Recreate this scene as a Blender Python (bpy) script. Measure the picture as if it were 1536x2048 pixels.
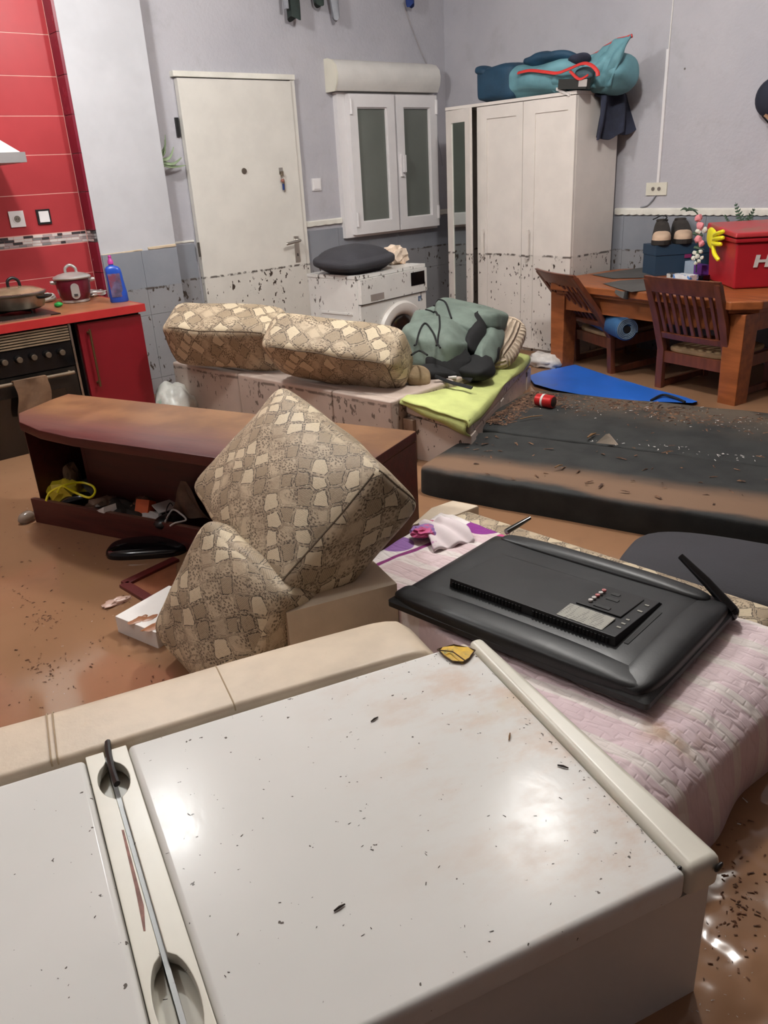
import bpy, bmesh, math, random
from mathutils import Vector, Matrix, noise as mnoise
random.seed(7)
R_ = math.radians
sc = bpy.context.scene
for o in list(bpy.data.objects):
    bpy.data.objects.remove(o)

# ------------------------------------------------------------------ camera
FPX = 1593.5                       # focal length in pixels of the 1536 x 2048 frame
CAM = Vector((0.0, 0.0, 1.45))
pit, rol, yaw = R_(23.077), R_(-3.31), R_(40.061)
_f = Vector((math.sin(yaw)*math.cos(pit), math.cos(yaw)*math.cos(pit), -math.sin(pit)))
_r = Vector((math.cos(yaw), -math.sin(yaw), 0))
_u = _r.cross(_f)
_r, _u = (_r*math.cos(rol)+_u*math.sin(rol)), (-_r*math.sin(rol)+_u*math.cos(rol))
cam_d = bpy.data.cameras.new('camera')
cam_d.sensor_fit = 'HORIZONTAL'; cam_d.sensor_width = 36.0
cam_d.lens = FPX/1536*36.0
cam_d.clip_start = 0.02
cam = bpy.data.objects.new('camera', cam_d)
cam.matrix_world = Matrix(((_r.x, _u.x, -_f.x, CAM.x), (_r.y, _u.y, -_f.y, CAM.y), (_r.z, _u.z, -_f.z, CAM.z), (0, 0, 0, 1)))
sc.collection.objects.link(cam)
sc.camera = cam

def ray(x, y):
    return _r*((x-768)/FPX) - _u*((y-1024)/FPX) + _f
def PZ(x, y, z):
    d = ray(x, y); return CAM + d*((z-CAM.z)/d.z)
def PY(x, y, Y):
    d = ray(x, y); return CAM + d*((Y-CAM.y)/d.y)
def PX(x, y, X):
    d = ray(x, y); return CAM + d*((X-CAM.x)/d.x)

# ------------------------------------------------------------------ world, lamps, exposure
w = bpy.data.worlds.new('world'); sc.world = w; w.use_nodes = True
w.node_tree.nodes['Background'].inputs[0].default_value = (0.85, 0.92, 1.0, 1)
w.node_tree.nodes['Background'].inputs[1].default_value = 0.25
sc.view_settings.view_transform = 'Standard'
sc.view_settings.look = 'None'
sc.view_settings.gamma = 1.0
sc.view_settings.use_curve_mapping = False
sc.view_settings.exposure = 0.28
def lamp(name, loc, power, col, rad):
    l = bpy.data.lights.new(name, 'POINT'); l.energy = power; l.color = col; l.shadow_soft_size = rad
    o = bpy.data.objects.new(name, l); o.location = loc; sc.collection.objects.link(o); return o
lamp('ceiling_or_fill_lamp', (2.72, 2.08, 2.85), 98, (1.0, 0.98, 0.95), 0.085)
lamp('ceiling_or_fill_lamp', (1.25, 3.50, 2.85), 82, (0.985, 1.0, 0.99), 0.085)
lamp('ceiling_or_fill_lamp', (-0.7, 2.3, 2.95), 26, (0.98, 1.0, 1.0), 0.10)  # added fill light, no such lamp seen; brightens the cushions' left faces

# ------------------------------------------------------------------ node helpers
def lin(c):
    return tuple(((v/255)/12.92 if v/255 <= 0.04045 else ((v/255+0.055)/1.055)**2.4) for v in c)+(1.0,)
class NT:
    def __init__(s, m): s.t = m.node_tree; s.t.nodes.clear()
    def n(s, typ, ins=None, out=0, **props):
        nd = s.t.nodes.new(typ)
        for k, v in props.items(): setattr(nd, k, v)
        for k, v in (ins or {}).items():
            if isinstance(v, bpy.types.NodeSocket): s.t.links.new(v, nd.inputs[k])
            else:
                i = nd.inputs[k]
                try: i.default_value = v
                except Exception: i.default_value = tuple(v)[:3]
        return nd.outputs[out] if out is not None else nd
    def math(s, op, a, b=0.0, clamp=False): return s.n('ShaderNodeMath', {0: a, 1: b}, operation=op, use_clamp=clamp)
    def mix(s, f, a, b, typ='MIX'):
        nd = s.t.nodes.new('ShaderNodeMixRGB'); nd.blend_type = typ
        for i, v in zip((0, 1, 2), (f, a, b)):
            if isinstance(v, bpy.types.NodeSocket): s.t.links.new(v, nd.inputs[i])
            else: nd.inputs[i].default_value = v
        return nd.outputs[0]
    def ss(s, v, a, b):   # smooth step a..b -> 0..1
        nd = s.t.nodes.new('ShaderNodeMapRange'); nd.interpolation_type = 'SMOOTHSTEP'
        s.t.links.new(v, nd.inputs[0]); nd.inputs[1].default_value = a; nd.inputs[2].default_value = b
        return nd.outputs[0]
    def noise(s, vec, scale, detail=3.0, rough=0.55, out=0):
        return s.n('ShaderNodeTexNoise', {'Vector': vec, 'Scale': scale, 'Detail': detail, 'Roughness': rough}, out)
    def mapv(s, vec, loc=(0, 0, 0), rot=(0, 0, 0), scl=(1, 1, 1)):
        return s.n('ShaderNodeMapping', {'Vector': vec, 'Location': loc, 'Rotation': rot, 'Scale': scl})
    def obj(s): return s.n('ShaderNodeTexCoord', out='Object')
    def uv(s): return s.n('ShaderNodeTexCoord', out='UV')
    def pos(s): return s.n('ShaderNodeNewGeometry', out='Position')
    def sep(s, v):
        nd = s.t.nodes.new('ShaderNodeSeparateXYZ'); s.t.links.new(v, nd.inputs[0]); return nd.outputs
    def bump(s, h, strength, dist=0.01): return s.n('ShaderNodeBump', {'Height': h, 'Strength': strength, 'Distance': dist})
    def out(s, col, rough=0.5, metal=0.0, spec=0.5, normal=None, **extra):
        b = s.t.nodes.new('ShaderNodeBsdfPrincipled')
        def put(k, v):
            if isinstance(v, bpy.types.NodeSocket): s.t.links.new(v, b.inputs[k])
            else: b.inputs[k].default_value = v
        put('Base Color', col); put('Roughness', rough); put('Metallic', metal); put('Specular IOR Level', spec)
        if normal is not None: put('Normal', normal)
        for k, v in extra.items(): put(k, v)
        o = s.t.nodes.new('ShaderNodeOutputMaterial'); s.t.links.new(b.outputs[0], o.inputs[0]); return b

MUDZ = 0.865                      # highest level the flood reached
def mudspecks(s, col, amount=1.0, film=0.12, zl=MUDZ, dark=(62, 50, 42), scale=1.0):
    """dirt left by the flood below the water line: thin film, dark bits, a dense line on top"""
    p = s.pos(); z = s.sep(p)[2]
    wob = s.noise(p, 3.0, 2.0)
    zz = s.math('ADD', z, s.math('MULTIPLY', s.math('SUBTRACT', wob, 0.5), 0.02))
    below = s.math('SUBTRACT', 1.0, s.ss(zz, zl-0.004, zl+0.004))
    col = s.mix(s.math('MULTIPLY', below, film), col, lin((150, 138, 126)))
    q = s.mapv(p, rot=(0.5, 0.45, 0.3), scl=(1.0, 1.0, 0.55))
    n1 = s.noise(q, 42*scale, 2.5, 0.6)
    n2 = s.noise(p, 6.0, 2.0)
    thr = s.math('SUBTRACT', n1, s.math('MULTIPLY', s.math('SUBTRACT', 0.55, n2), 0.35))
    near = s.math('MULTIPLY', s.ss(zz, zl-0.16, zl-0.01), 0.035)
    thr = s.math('ADD', thr, near)
    bits = s.math('MULTIPLY', s.ss(thr, 0.635, 0.665), below)
    band = s.math('MULTIPLY', s.math('SUBTRACT', 1.0, s.ss(s.math('ABSOLUTE', s.math('SUBTRACT', zz, zl-0.004)), 0.003, 0.010)), s.ss(s.noise(p, 22*scale, 3.0), 0.44, 0.56))
    m = s.math('MULTIPLY', s.math('MAXIMUM', bits, s.math('MULTIPLY', band, 0.9)), amount, True)
    return s.mix(m, col, lin(dark))

MATS = {}
def pm(name, base, rough=0.5, metal=0.0, var=0.08, vs=6.0, bump=0.0, bs=60.0, spec=0.5, mud=0.0, second=None, thr=(0.45, 0.6), film=0.12, stretch=(1, 1, 1), zl=MUDZ, **extra):
    if name in MATS: return MATS[name]
    m = bpy.data.materials.new(name); m.use_nodes = True; s = NT(m)
    o = s.mapv(s.obj(), scl=stretch)
    nz = s.noise(o, vs, 4.0)
    b = lin(base)
    lo = tuple(v*(1-var*1.6) for v in b[:3])+(1,); hi = tuple(min(1, v*(1+var*1.2)) for v in b[:3])+(1,)
    col = s.mix(s.ss(nz, 0.3, 0.7), lo, hi)
    if second: col = s.mix(s.ss(s.noise(o, vs*0.7, 5.0, 0.65), *thr), col, lin(second))
    if mud: col = mudspecks(s, col, mud, film, zl)
    nrm = s.bump(s.noise(o, bs, 3.0), bump, 0.004) if bump else None
    r = s.math('ADD', rough, s.math('MULTIPLY', s.math('SUBTRACT', nz, 0.5), 0.15), True)
    s.out(col, r, metal, spec, nrm, **extra)
    MATS[name] = m; return m

# ------------------------------------------------------------------ mesh helpers
def bm_(): return bmesh.new()
def bx(bm, x0, x1, y0, y1, z0, z1, M=None):
    vs = [bm.verts.new(p) for p in ((x0, y0, z0), (x1, y0, z0), (x1, y1, z0), (x0, y1, z0), (x0, y0, z1), (x1, y0, z1), (x1, y1, z1), (x0, y1, z1))]
    if M is not None:
        for v in vs: v.co = M @ v.co
    for f in ((0, 3, 2, 1), (4, 5, 6, 7), (0, 1, 5, 4), (1, 2, 6, 5), (2, 3, 7, 6), (3, 0, 4, 7)): bm.faces.new([vs[i] for i in f])
    return bm
def hexa(bm, bot, top):
    vs = [bm.verts.new(p) for p in list(bot)+list(top)]
    n = len(bot)
    bm.faces.new([vs[i] for i in range(n-1, -1, -1)]); bm.faces.new([vs[n+i] for i in range(n)])
    for i in range(n):
        j = (i+1) % n; bm.faces.new([vs[i], vs[j], vs[n+j], vs[n+i]])
    bmesh.ops.recalc_face_normals(bm, faces=bm.faces)
    return bm
def prism(bm, poly, z0, z1, M=None):
    b = [Vector((p[0], p[1], z0)) for p in poly]; t = [Vector((p[0], p[1], z1)) for p in poly]
    if M is not None: b = [M @ v for v in b]; t = [M @ v for v in t]
    return hexa(bm, b, t)
def ring(c, ax, r, n, ry=None, ph=0.0):
    ax = Vector(ax).normalized(); a = ax.orthogonal().normalized(); b = ax.cross(a)
    ry = r if ry is None else ry
    return [Vector(c)+a*(r*math.cos(ph+2*math.pi*i/n))+b*(ry*math.sin(ph+2*math.pi*i/n)) for i in range(n)]
def loft(bm, loops, cap0=True, cap1=True):
    rows = [[bm.verts.new(p) for p in l] for l in loops]; n = len(rows[0])
    for a, b in zip(rows, rows[1:]):
        for i in range(n):
            j = (i+1) % n; bm.faces.new([a[i], a[j], b[j], b[i]])
    if cap0: bm.faces.new(rows[0][::-1])
    if cap1: bm.faces.new(rows[-1])
    bmesh.ops.recalc_face_normals(bm, faces=bm.faces)
    return bm
def cyl(bm, p0, p1, r0, r1=None, n=16):
    p0 = Vector(p0); p1 = Vector(p1); r1 = r0 if r1 is None else r1
    return loft(bm, [ring(p0, p1-p0, r0, n), ring(p1, p1-p0, r1, n)])
def tube(bm, pts, r, n=8, flat=1.0):
    pts = [Vector(p) for p in pts]; loops = []; a = None
    for i, p in enumerate(pts):
        t = (pts[min(i+1, len(pts)-1)]-pts[max(i-1, 0)]).normalized()
        if a is None: a = t.orthogonal().normalized()
        a = (a - t*a.dot(t)).normalized(); b = t.cross(a)
        rr = r[i] if isinstance(r, (list, tuple)) else r
        loops.append([p+a*(rr*math.cos(2*math.pi*k/n))+b*(rr*flat*math.sin(2*math.pi*k/n)) for k in range(n)])
    return loft(bm, loops)
def lathe(bm, prof, c=(0, 0, 0), n=28, M=None, sy=1.0):
    c = Vector(c); loops = []
    for r, z in prof:
        l = [c+Vector((r*math.cos(2*math.pi*k/n), sy*r*math.sin(2*math.pi*k/n), z)) for k in range(n)]
        if M is not None: l = [M @ v for v in l]
        loops.append(l)
    return loft(bm, loops)
def spline(pts, m=8):
    pts = [Vector(p) for p in pts]; out = []
    for i in range(len(pts)-1):
        p0 = pts[max(i-1, 0)]; p1 = pts[i]; p2 = pts[i+1]; p3 = pts[min(i+2, len(pts)-1)]
        for k in range(m):
            t = k/m
            out.append(0.5*((2*p1)+(p2-p0)*t+(2*p0-5*p1+4*p2-p3)*t*t+(3*p1-p0-3*p2+p3)*t**3))
    out.append(pts[-1]); return out
def sheet(bm, fn, nu, nv, thick=0.0):
    """grid surface fn(u,v) with optional thickness along its normals"""
    g = [[bm.verts.new(fn(i/nu, j/nv)) for j in range(nv+1)] for i in range(nu+1)]
    uvl = bm.loops.layers.uv.verify()
    for i in range(nu):
        for j in range(nv):
            f = bm.faces.new((g[i][j], g[i+1][j], g[i+1][j+1], g[i][j+1]))
            for l, (a, b) in zip(f.loops, ((i, j), (i+1, j), (i+1, j+1), (i, j+1))): l[uvl].uv = (a/nu, b/nv)
    bmesh.ops.recalc_face_normals(bm, faces=bm.faces)
    if thick: bmesh.ops.solidify(bm, geom=bm.faces[:], thickness=thick)
    return bm
def wloc(o):
    v = Vector((0, 0, 0))
    while o is not None: v = v+o.location; o = o.parent
    return v
def obj(name, bm, m, parent=None, bevel=0.0, seg=2, smooth=True, local=False, sub=0, angle=40):
    if bevel:
        es = [e for e in bm.edges if len(e.link_faces) == 2 and e.calc_face_angle(0) > R_(25)]
        bmesh.ops.bevel(bm, geom=es, offset=bevel, segments=seg, profile=0.5, affect='EDGES', clamp_overlap=True)
    me = bpy.data.meshes.new(name)
    if parent is None and not local:
        xs = [v.co.x for v in bm.verts]; ys = [v.co.y for v in bm.verts]; zs = [v.co.z for v in bm.verts]
        org = Vector(((min(xs)+max(xs))/2, (min(ys)+max(ys))/2, min(zs)))
    else:
        org = Vector((0, 0, 0)) if (local or parent is None) else wloc(parent)
    for v in bm.verts: v.co = v.co-org
    bm.to_mesh(me); bm.free()
    for mm in (m if isinstance(m, (list, tuple)) else [m]): me.materials.append(mm)
    if smooth:
        for p in me.polygons: p.use_smooth = True
    o = bpy.data.objects.new(name, me); sc.collection.objects.link(o)
    if parent is not None: o.parent = parent
    elif not local: o.location = org
    if smooth:
        me.set_sharp_from_angle(angle=R_(angle))
    if bevel and smooth:
        wn = o.modifiers.new('weighted_normal', 'WEIGHTED_NORMAL'); wn.keep_sharp = True; wn.weight = 80
    if sub:
        sm = o.modifiers.new('subdivision', 'SUBSURF'); sm.levels = sub; sm.render_levels = sub
    return o
def thing(name, label, cat, loc=(0, 0, 0), rz=0.0, group=None):
    o = bpy.data.objects.new(name, None); sc.collection.objects.link(o)
    o.empty_display_size = 0.05; o.location = loc; o.rotation_euler = (0, 0, rz)
    return tag(o, label, cat, group)
def tag(o, label=None, cat=None, group=None, kind=None):
    if label: o['label'] = label
    if cat: o['category'] = cat
    if group: o['group'] = group
    if kind: o['kind'] = kind
    return o
def struct(o, label=None):
    o['kind'] = 'structure'
    if label: o['label'] = label
    return o
def inst(src, loc, parent=None, scale=None, mat=None):
    c = src.copy(); sc.collection.objects.link(c); c.location = loc
    if parent is not None: c.parent = parent
    if scale is not None: c.scale = scale
    return c
def axes(xa, ya):
    x = Vector(xa).normalized(); y = Vector(ya); y = (y-x*x.dot(y)).normalized(); z = x.cross(y)
    return x, y, z
def nvec(p):
    return Vector((mnoise.noise(p), mnoise.noise(p+Vector((9.3, 1.7, 4.1))), mnoise.noise(p+Vector((-3.7, 6.9, 2.3)))))
def cushion_pt(p, c, axs, d, k=7.0, infl=(0.0, 0.0, 0.25), rnd=1.0, pinch=0.0):
    m = sum(abs(v)**k for v in p)**(1/k)
    q = [v*(1-rnd)+v/m*rnd for v in p]
    for t in range(3):
        o1, o2 = (t+1) % 3, (t+2) % 3
        q[t] *= 1+infl[t]*(1-p[o1]**2)*(1-p[o2]**2)
    if pinch:   # thin towards the x,y rim
        e = max(abs(p[0]), abs(p[1])); q[2] *= 1-pinch*e**3
    return Vector(c)+axs[0]*(q[0]*d[0])+axs[1]*(q[1]*d[1])+axs[2]*(q[2]*d[2])
def cushion_bm(c, xa, ya, dims, k=7.0, infl=(0.0, 0.0, 0.25), rnd=1.0, n=16, wob=0.0, seed=0, pinch=0.0):
    """plump cushion: rounded box with bulging faces, uv in metres"""
    x, y, z = axes(xa, ya); c = Vector(c); d = [v/2 for v in dims]
    bm = bm_(); uvl = bm.loops.layers.uv.verify()
    for ax in range(3):
        for s in (-1, 1):
            a1, a2 = (ax+1) % 3, (ax+2) % 3
            g = []
            for i in range(n+1):
                row = []
                for j in range(n+1):
                    p = [0, 0, 0]; p[ax] = s
                    p[a1] = math.sin((-1+2*i/n)*math.pi/2*0.86)/math.sin(math.pi/2*0.86); p[a2] = math.sin((-1+2*j/n)*math.pi/2*0.86)/math.sin(math.pi/2*0.86)
                    P = cushion_pt(p, c, (x, y, z), d, k, infl, rnd, pinch)
                    if wob:
                        P = P+nvec(P*7.0+Vector((seed, 0, 0)))*wob
                    row.append((bm.verts.new(P), (p[a1]*d[a1]+ax*0.37+s*0.11, p[a2]*d[a2]+ax*0.21)))
                g.append(row)
            for i in range(n):
                for j in range(n):
                    qd = [g[i][j], g[i+1][j], g[i+1][j+1], g[i][j+1]]
                    if s < 0: qd = qd[::-1]
                    f = bm.faces.new([v[0] for v in qd])
                    for l, v in zip(f.loops, qd): l[uvl].uv = v[1]
    bmesh.ops.remove_doubles(bm, verts=bm.verts, dist=1e-5)
    bmesh.ops.recalc_face_normals(bm, faces=bm.faces)
    return bm
def blob(bm, c, rad, seed=0, amp=0.25, sub=3, fr=3.0, flat=None):
    """crumpled lump"""
    b2 = bmesh.new(); bmesh.ops.create_icosphere(b2, subdivisions=sub, radius=1.0)
    for v in b2.verts:
        n = v.co.normalized(); r = 1+amp*mnoise.noise(n*fr+Vector((seed*3.1, seed, 0)))+amp*0.6*abs(mnoise.noise(n*fr*2.3+Vector((seed, 7, seed))))
        v.co = Vector((n.x*rad[0]*r, n.y*rad[1]*r, max(n.z, flat if flat is not None else -9)*rad[2]*r))+Vector(c)
    me = bpy.data.meshes.new('t'); b2.to_mesh(me); b2.free(); bm.from_mesh(me); bpy.data.meshes.remove(me); return bm
def bits(name, pts, size, m, label, cat, parent=None, seed=1, flat=0.35, asp=(0.5, 2.2)):
    """many loose crumbs joined into one object"""
    rnd = random.Random(seed); V = []; F = []
    for p in pts:
        s = rnd.uniform(*size); a = rnd.uniform(0, 6.28); r = rnd.uniform(*asp); h = s*flat*rnd.uniform(0.5, 1.3)
        X = Vector((math.cos(a), math.sin(a), rnd.uniform(-.2, .2)))*s*r; Y = Vector((-math.sin(a), math.cos(a), 0))*s*0.5; b = len(V); p = Vector(p)
        V += [p-X-Y*rnd.uniform(.3, 1), p+X-Y*rnd.uniform(.3, 1), p+X+Y*rnd.uniform(.2, 1), p-X+Y*rnd.uniform(.3, 1), p+Vector((0, 0, h))+X*rnd.uniform(-.6, .6)]
        F += [(b, b+1, b+4), (b+1, b+2, b+4), (b+2, b+3, b+4), (b+3, b, b+4), (b, b+3, b+2, b+1)]
    org = sum((Vector(v) for v in V), Vector())/len(V) if parent is None else wloc(parent)
    me = bpy.data.meshes.new(name); me.from_pydata([v-org for v in V], [], F); me.materials.append(m)
    o = bpy.data.objects.new(name, me); sc.collection.objects.link(o); o['kind'] = 'stuff'
    if parent is not None: o.parent = parent
    else: o.location = org; tag(o, label, cat)
    return o
# ------------------------------------------------------------------ special materials
def m_wall():
    m = bpy.data.materials.new('wall_paint'); m.use_nodes = True; s = NT(m)
    p = s.pos(); n = s.noise(p, 1.3, 4.0); n2 = s.noise(p, 7.0, 5.0, 0.6)
    col = s.mix(s.ss(n, 0.3, 0.7), lin((172, 170, 177)), lin((184, 181, 186)))
    col = s.mix(s.math('MULTIPLY', s.ss(n2, 0.52, 0.75), 0.35), col, lin((162, 158, 160)))
    v = s.n('ShaderNodeTexVoronoi', {'Vector': p, 'Scale': 3.2}, 'Distance')
    col = s.mix(s.math('SUBTRACT', 1.0, s.ss(v, 0.012, 0.03)), col, lin((92, 84, 78)))
    h = s.math('ADD', s.noise(p, 46.0, 4.0), s.math('MULTIPLY', s.noise(p, 9.0, 3.0), 1.3))
    s.out(col, 0.62, spec=0.3, normal=s.bump(h, 0.35, 0.01)); return m
def m_dado():
    m = bpy.data.materials.new('dado_paint'); m.use_nodes = True; s = NT(m)
    p = s.pos(); n = s.noise(p, 2.0, 4.0)
    col = s.mix(s.ss(n, 0.3, 0.7), lin((126, 129, 137)), lin((142, 144, 151)))
    col = mudspecks(s, col, 1.0, 0.25)
    s.out(col, 0.5, spec=0.4, normal=s.bump(s.noise(p, 50.0, 3.0), 0.12, 0.005)); return m
def m_snake(name, k=1.0, seed=0.0):
    m = bpy.data.materials.new(name); m.use_nodes = True; s = NT(m)
    uv = s.uv()
    wv = s.n('ShaderNodeTexNoise', {'Vector': uv, 'Scale': 13.0/k, 'Detail': 3.0}, 'Color')
    q = s.n('ShaderNodeVectorMath', {0: uv, 1: s.n('ShaderNodeVectorMath', {0: wv, 'Scale': 0.030*k}, operation='SCALE')}, operation='ADD')
    q = s.mapv(q, loc=(seed, seed*0.7, 0), rot=(0, 0, 0.78), scl=(1.0, 1.25, 1.0))
    sc_ = 19.0/k
    e = s.n('ShaderNodeTexVoronoi', {'Vector': q, 'Scale': sc_, 'Randomness': 0.34}, 'Distance', voronoi_dimensions='2D', feature='DISTANCE_TO_EDGE')
    cc = s.n('ShaderNodeTexVoronoi', {'Vector': q, 'Scale': sc_, 'Randomness': 0.34}, 'Color', voronoi_dimensions='2D')
    rnd = s.sep(cc)[0]
    fine = s.noise(uv, 130/k, 2.0)
    hatch = s.n('ShaderNodeTexWave', {'Vector': s.mapv(uv, rot=(0, 0, 0.35)), 'Scale': 70/k, 'Distortion': 3.0, 'Detail': 2.0, 'Detail Scale': 3.0}, 'Fac')
    isL = s.ss(rnd, 0.66, 0.67); isT = s.math('SUBTRACT', 1.0, s.ss(rnd, 0.30, 0.31)); cell = s.math('MAXIMUM', isL, isT)
    col = s.mix(s.ss(s.noise(uv, 18/k, 4.0), 0.35, 0.65), lin((168, 150, 126)), lin((188, 170, 144)))
    # dark speckle on the ground between the scales
    sp = s.n('ShaderNodeTexVoronoi', {'Vector': s.mapv(uv, rot=(0, 0, 0.5), scl=(1.0, 1.8, 1)), 'Scale': 92/k, 'Randomness': 0.95}, 'Distance', voronoi_dimensions='2D')
    band = s.ss(s.noise(s.mapv(uv, rot=(0, 0, 0.6), scl=(1, 1.8, 1)), 11/k, 2.0), 0.42, 0.55)
    spk = s.math('MULTIPLY', s.math('SUBTRACT', 1.0, s.ss(sp, 0.24, 0.38)), band)
    col = s.mix(s.math('MULTIPLY', spk, 0.8), col, lin((82, 68, 56)))
    body = s.ss(e, 0.09, 0.13)
    taupe = s.mix(s.math('MULTIPLY', s.ss(hatch, 0.45, 0.8), 0.55), lin((160, 142, 117)), lin((112, 98, 82)))
    col = s.mix(s.math('MULTIPLY', isT, s.math('MULTIPLY', body, 0.85)), col, taupe)
    col = s.mix(s.math('MULTIPLY', s.math('MULTIPLY', isL, body), 0.85), col, lin((203, 187, 159)))
    brk = s.ss(fine, 0.36, 0.52)
    ring_ = s.math('SUBTRACT', 1.0, s.ss(s.math('ABSOLUTE', s.math('SUBTRACT', e, 0.085)), 0.016, 0.042))
    col = s.mix(s.math('MULTIPLY', s.math('MULTIPLY', ring_, brk), s.math('ADD', 0.42, s.math('MULTIPLY', cell, 0.52))), col, lin((64, 56, 48)))
    ln = s.math('SUBTRACT', 1.0, s.ss(e, 0.006, 0.028))
    col = s.mix(s.math('MULTIPLY', s.math('MULTIPLY', ln, brk), 0.75), col, lin((80, 68, 57)))
    h = s.math('ADD', fine, s.math('ADD', s.math('MULTIPLY', ring_, -0.6), s.math('MULTIPLY', hatch, 0.35)))
    s.out(col, 0.52, spec=0.3, normal=s.bump(h, 0.22, 0.003)); return m
def m_water():
    m = bpy.data.materials.new('muddy_water'); m.use_nodes = True; s = NT(m)
    p = s.pos(); n = s.noise(p, 1.1, 4.0); n2 = s.noise(p, 5.0, 4.0)
    col = s.mix(s.ss(n, 0.3, 0.7), lin((142, 106, 79)), lin((153, 116, 88)))
    col = s.mix(s.math('MULTIPLY', s.ss(n2, 0.55, 0.75), 0.25), col, lin((122, 94, 73)))
    rip = s.noise(s.mapv(p, scl=(1, 1, 1)), 5.5, 2.0, 0.4)
    # ripples are strongest beside the overturned fridge
    d = s.n('ShaderNodeVectorMath', {0: p, 1: (1.1, 0.30, 0.2)}, 'Value', operation='DISTANCE')
    near = s.math('SUBTRACT', 1.0, s.ss(d, 0.15, 0.75))
    h = s.math('ADD', s.math('MULTIPLY', rip, s.math('ADD', 0.02, s.math('MULTIPLY', near, 1.5))), s.math('MULTIPLY', s.math('MULTIPLY', near, s.noise(p, 13.0, 1.0)), 0.22))
    s.out(col, 0.09, spec=0.5, normal=s.bump(h, 0.55, 0.06)); return m
def m_fridge():
    m = bpy.data.materials.new('fridge_enamel'); m.use_nodes = True; s = NT(m)
    o = s.obj(); n = s.noise(o, 2.2, 4.0)
    col = s.mix(s.ss(n, 0.35, 0.7), lin((218, 217, 213)), lin((224, 222, 218)))
    x = s.sep(o)
    dirty = s.math('MULTIPLY', s.ss(x[0], -0.55, -0.05), s.ss(s.noise(s.mapv(o, scl=(1, 1.6, 1)), 6.0, 6.0, 0.65), 0.42, 0.72))
    col = s.mix(s.math('MULTIPLY', dirty, 0.75), col, lin((204, 178, 158)))
    yel = s.math('MULTIPLY', s.ss(x[0], -0.6, -0.2), s.ss(s.noise(o, 3.3, 4.0, 0.6), 0.56, 0.72))
    col = s.mix(s.math('MULTIPLY', yel, 0.5), col, lin((205, 190, 150)))
    col = s.mix(s.math('MULTIPLY', s.ss(s.noise(o, 75.0, 2.0), 0.725, 0.75), 0.9), col, lin((70, 60, 52)))
    rg = s.math('ADD', 0.16, s.math('MULTIPLY', dirty, 0.14))
    rg = s.math('ADD', rg, s.math('MULTIPLY', s.ss(s.noise(o, 9.0, 5.0), 0.4, 0.65), 0.05))
    h = s.noise(s.mapv(o, scl=(1.0, 0.45, 1)), 26.0, 4.0, 0.6)
    s.out(col, rg, spec=0.085, normal=s.bump(h, 0.07, 0.004)); return m
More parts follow.
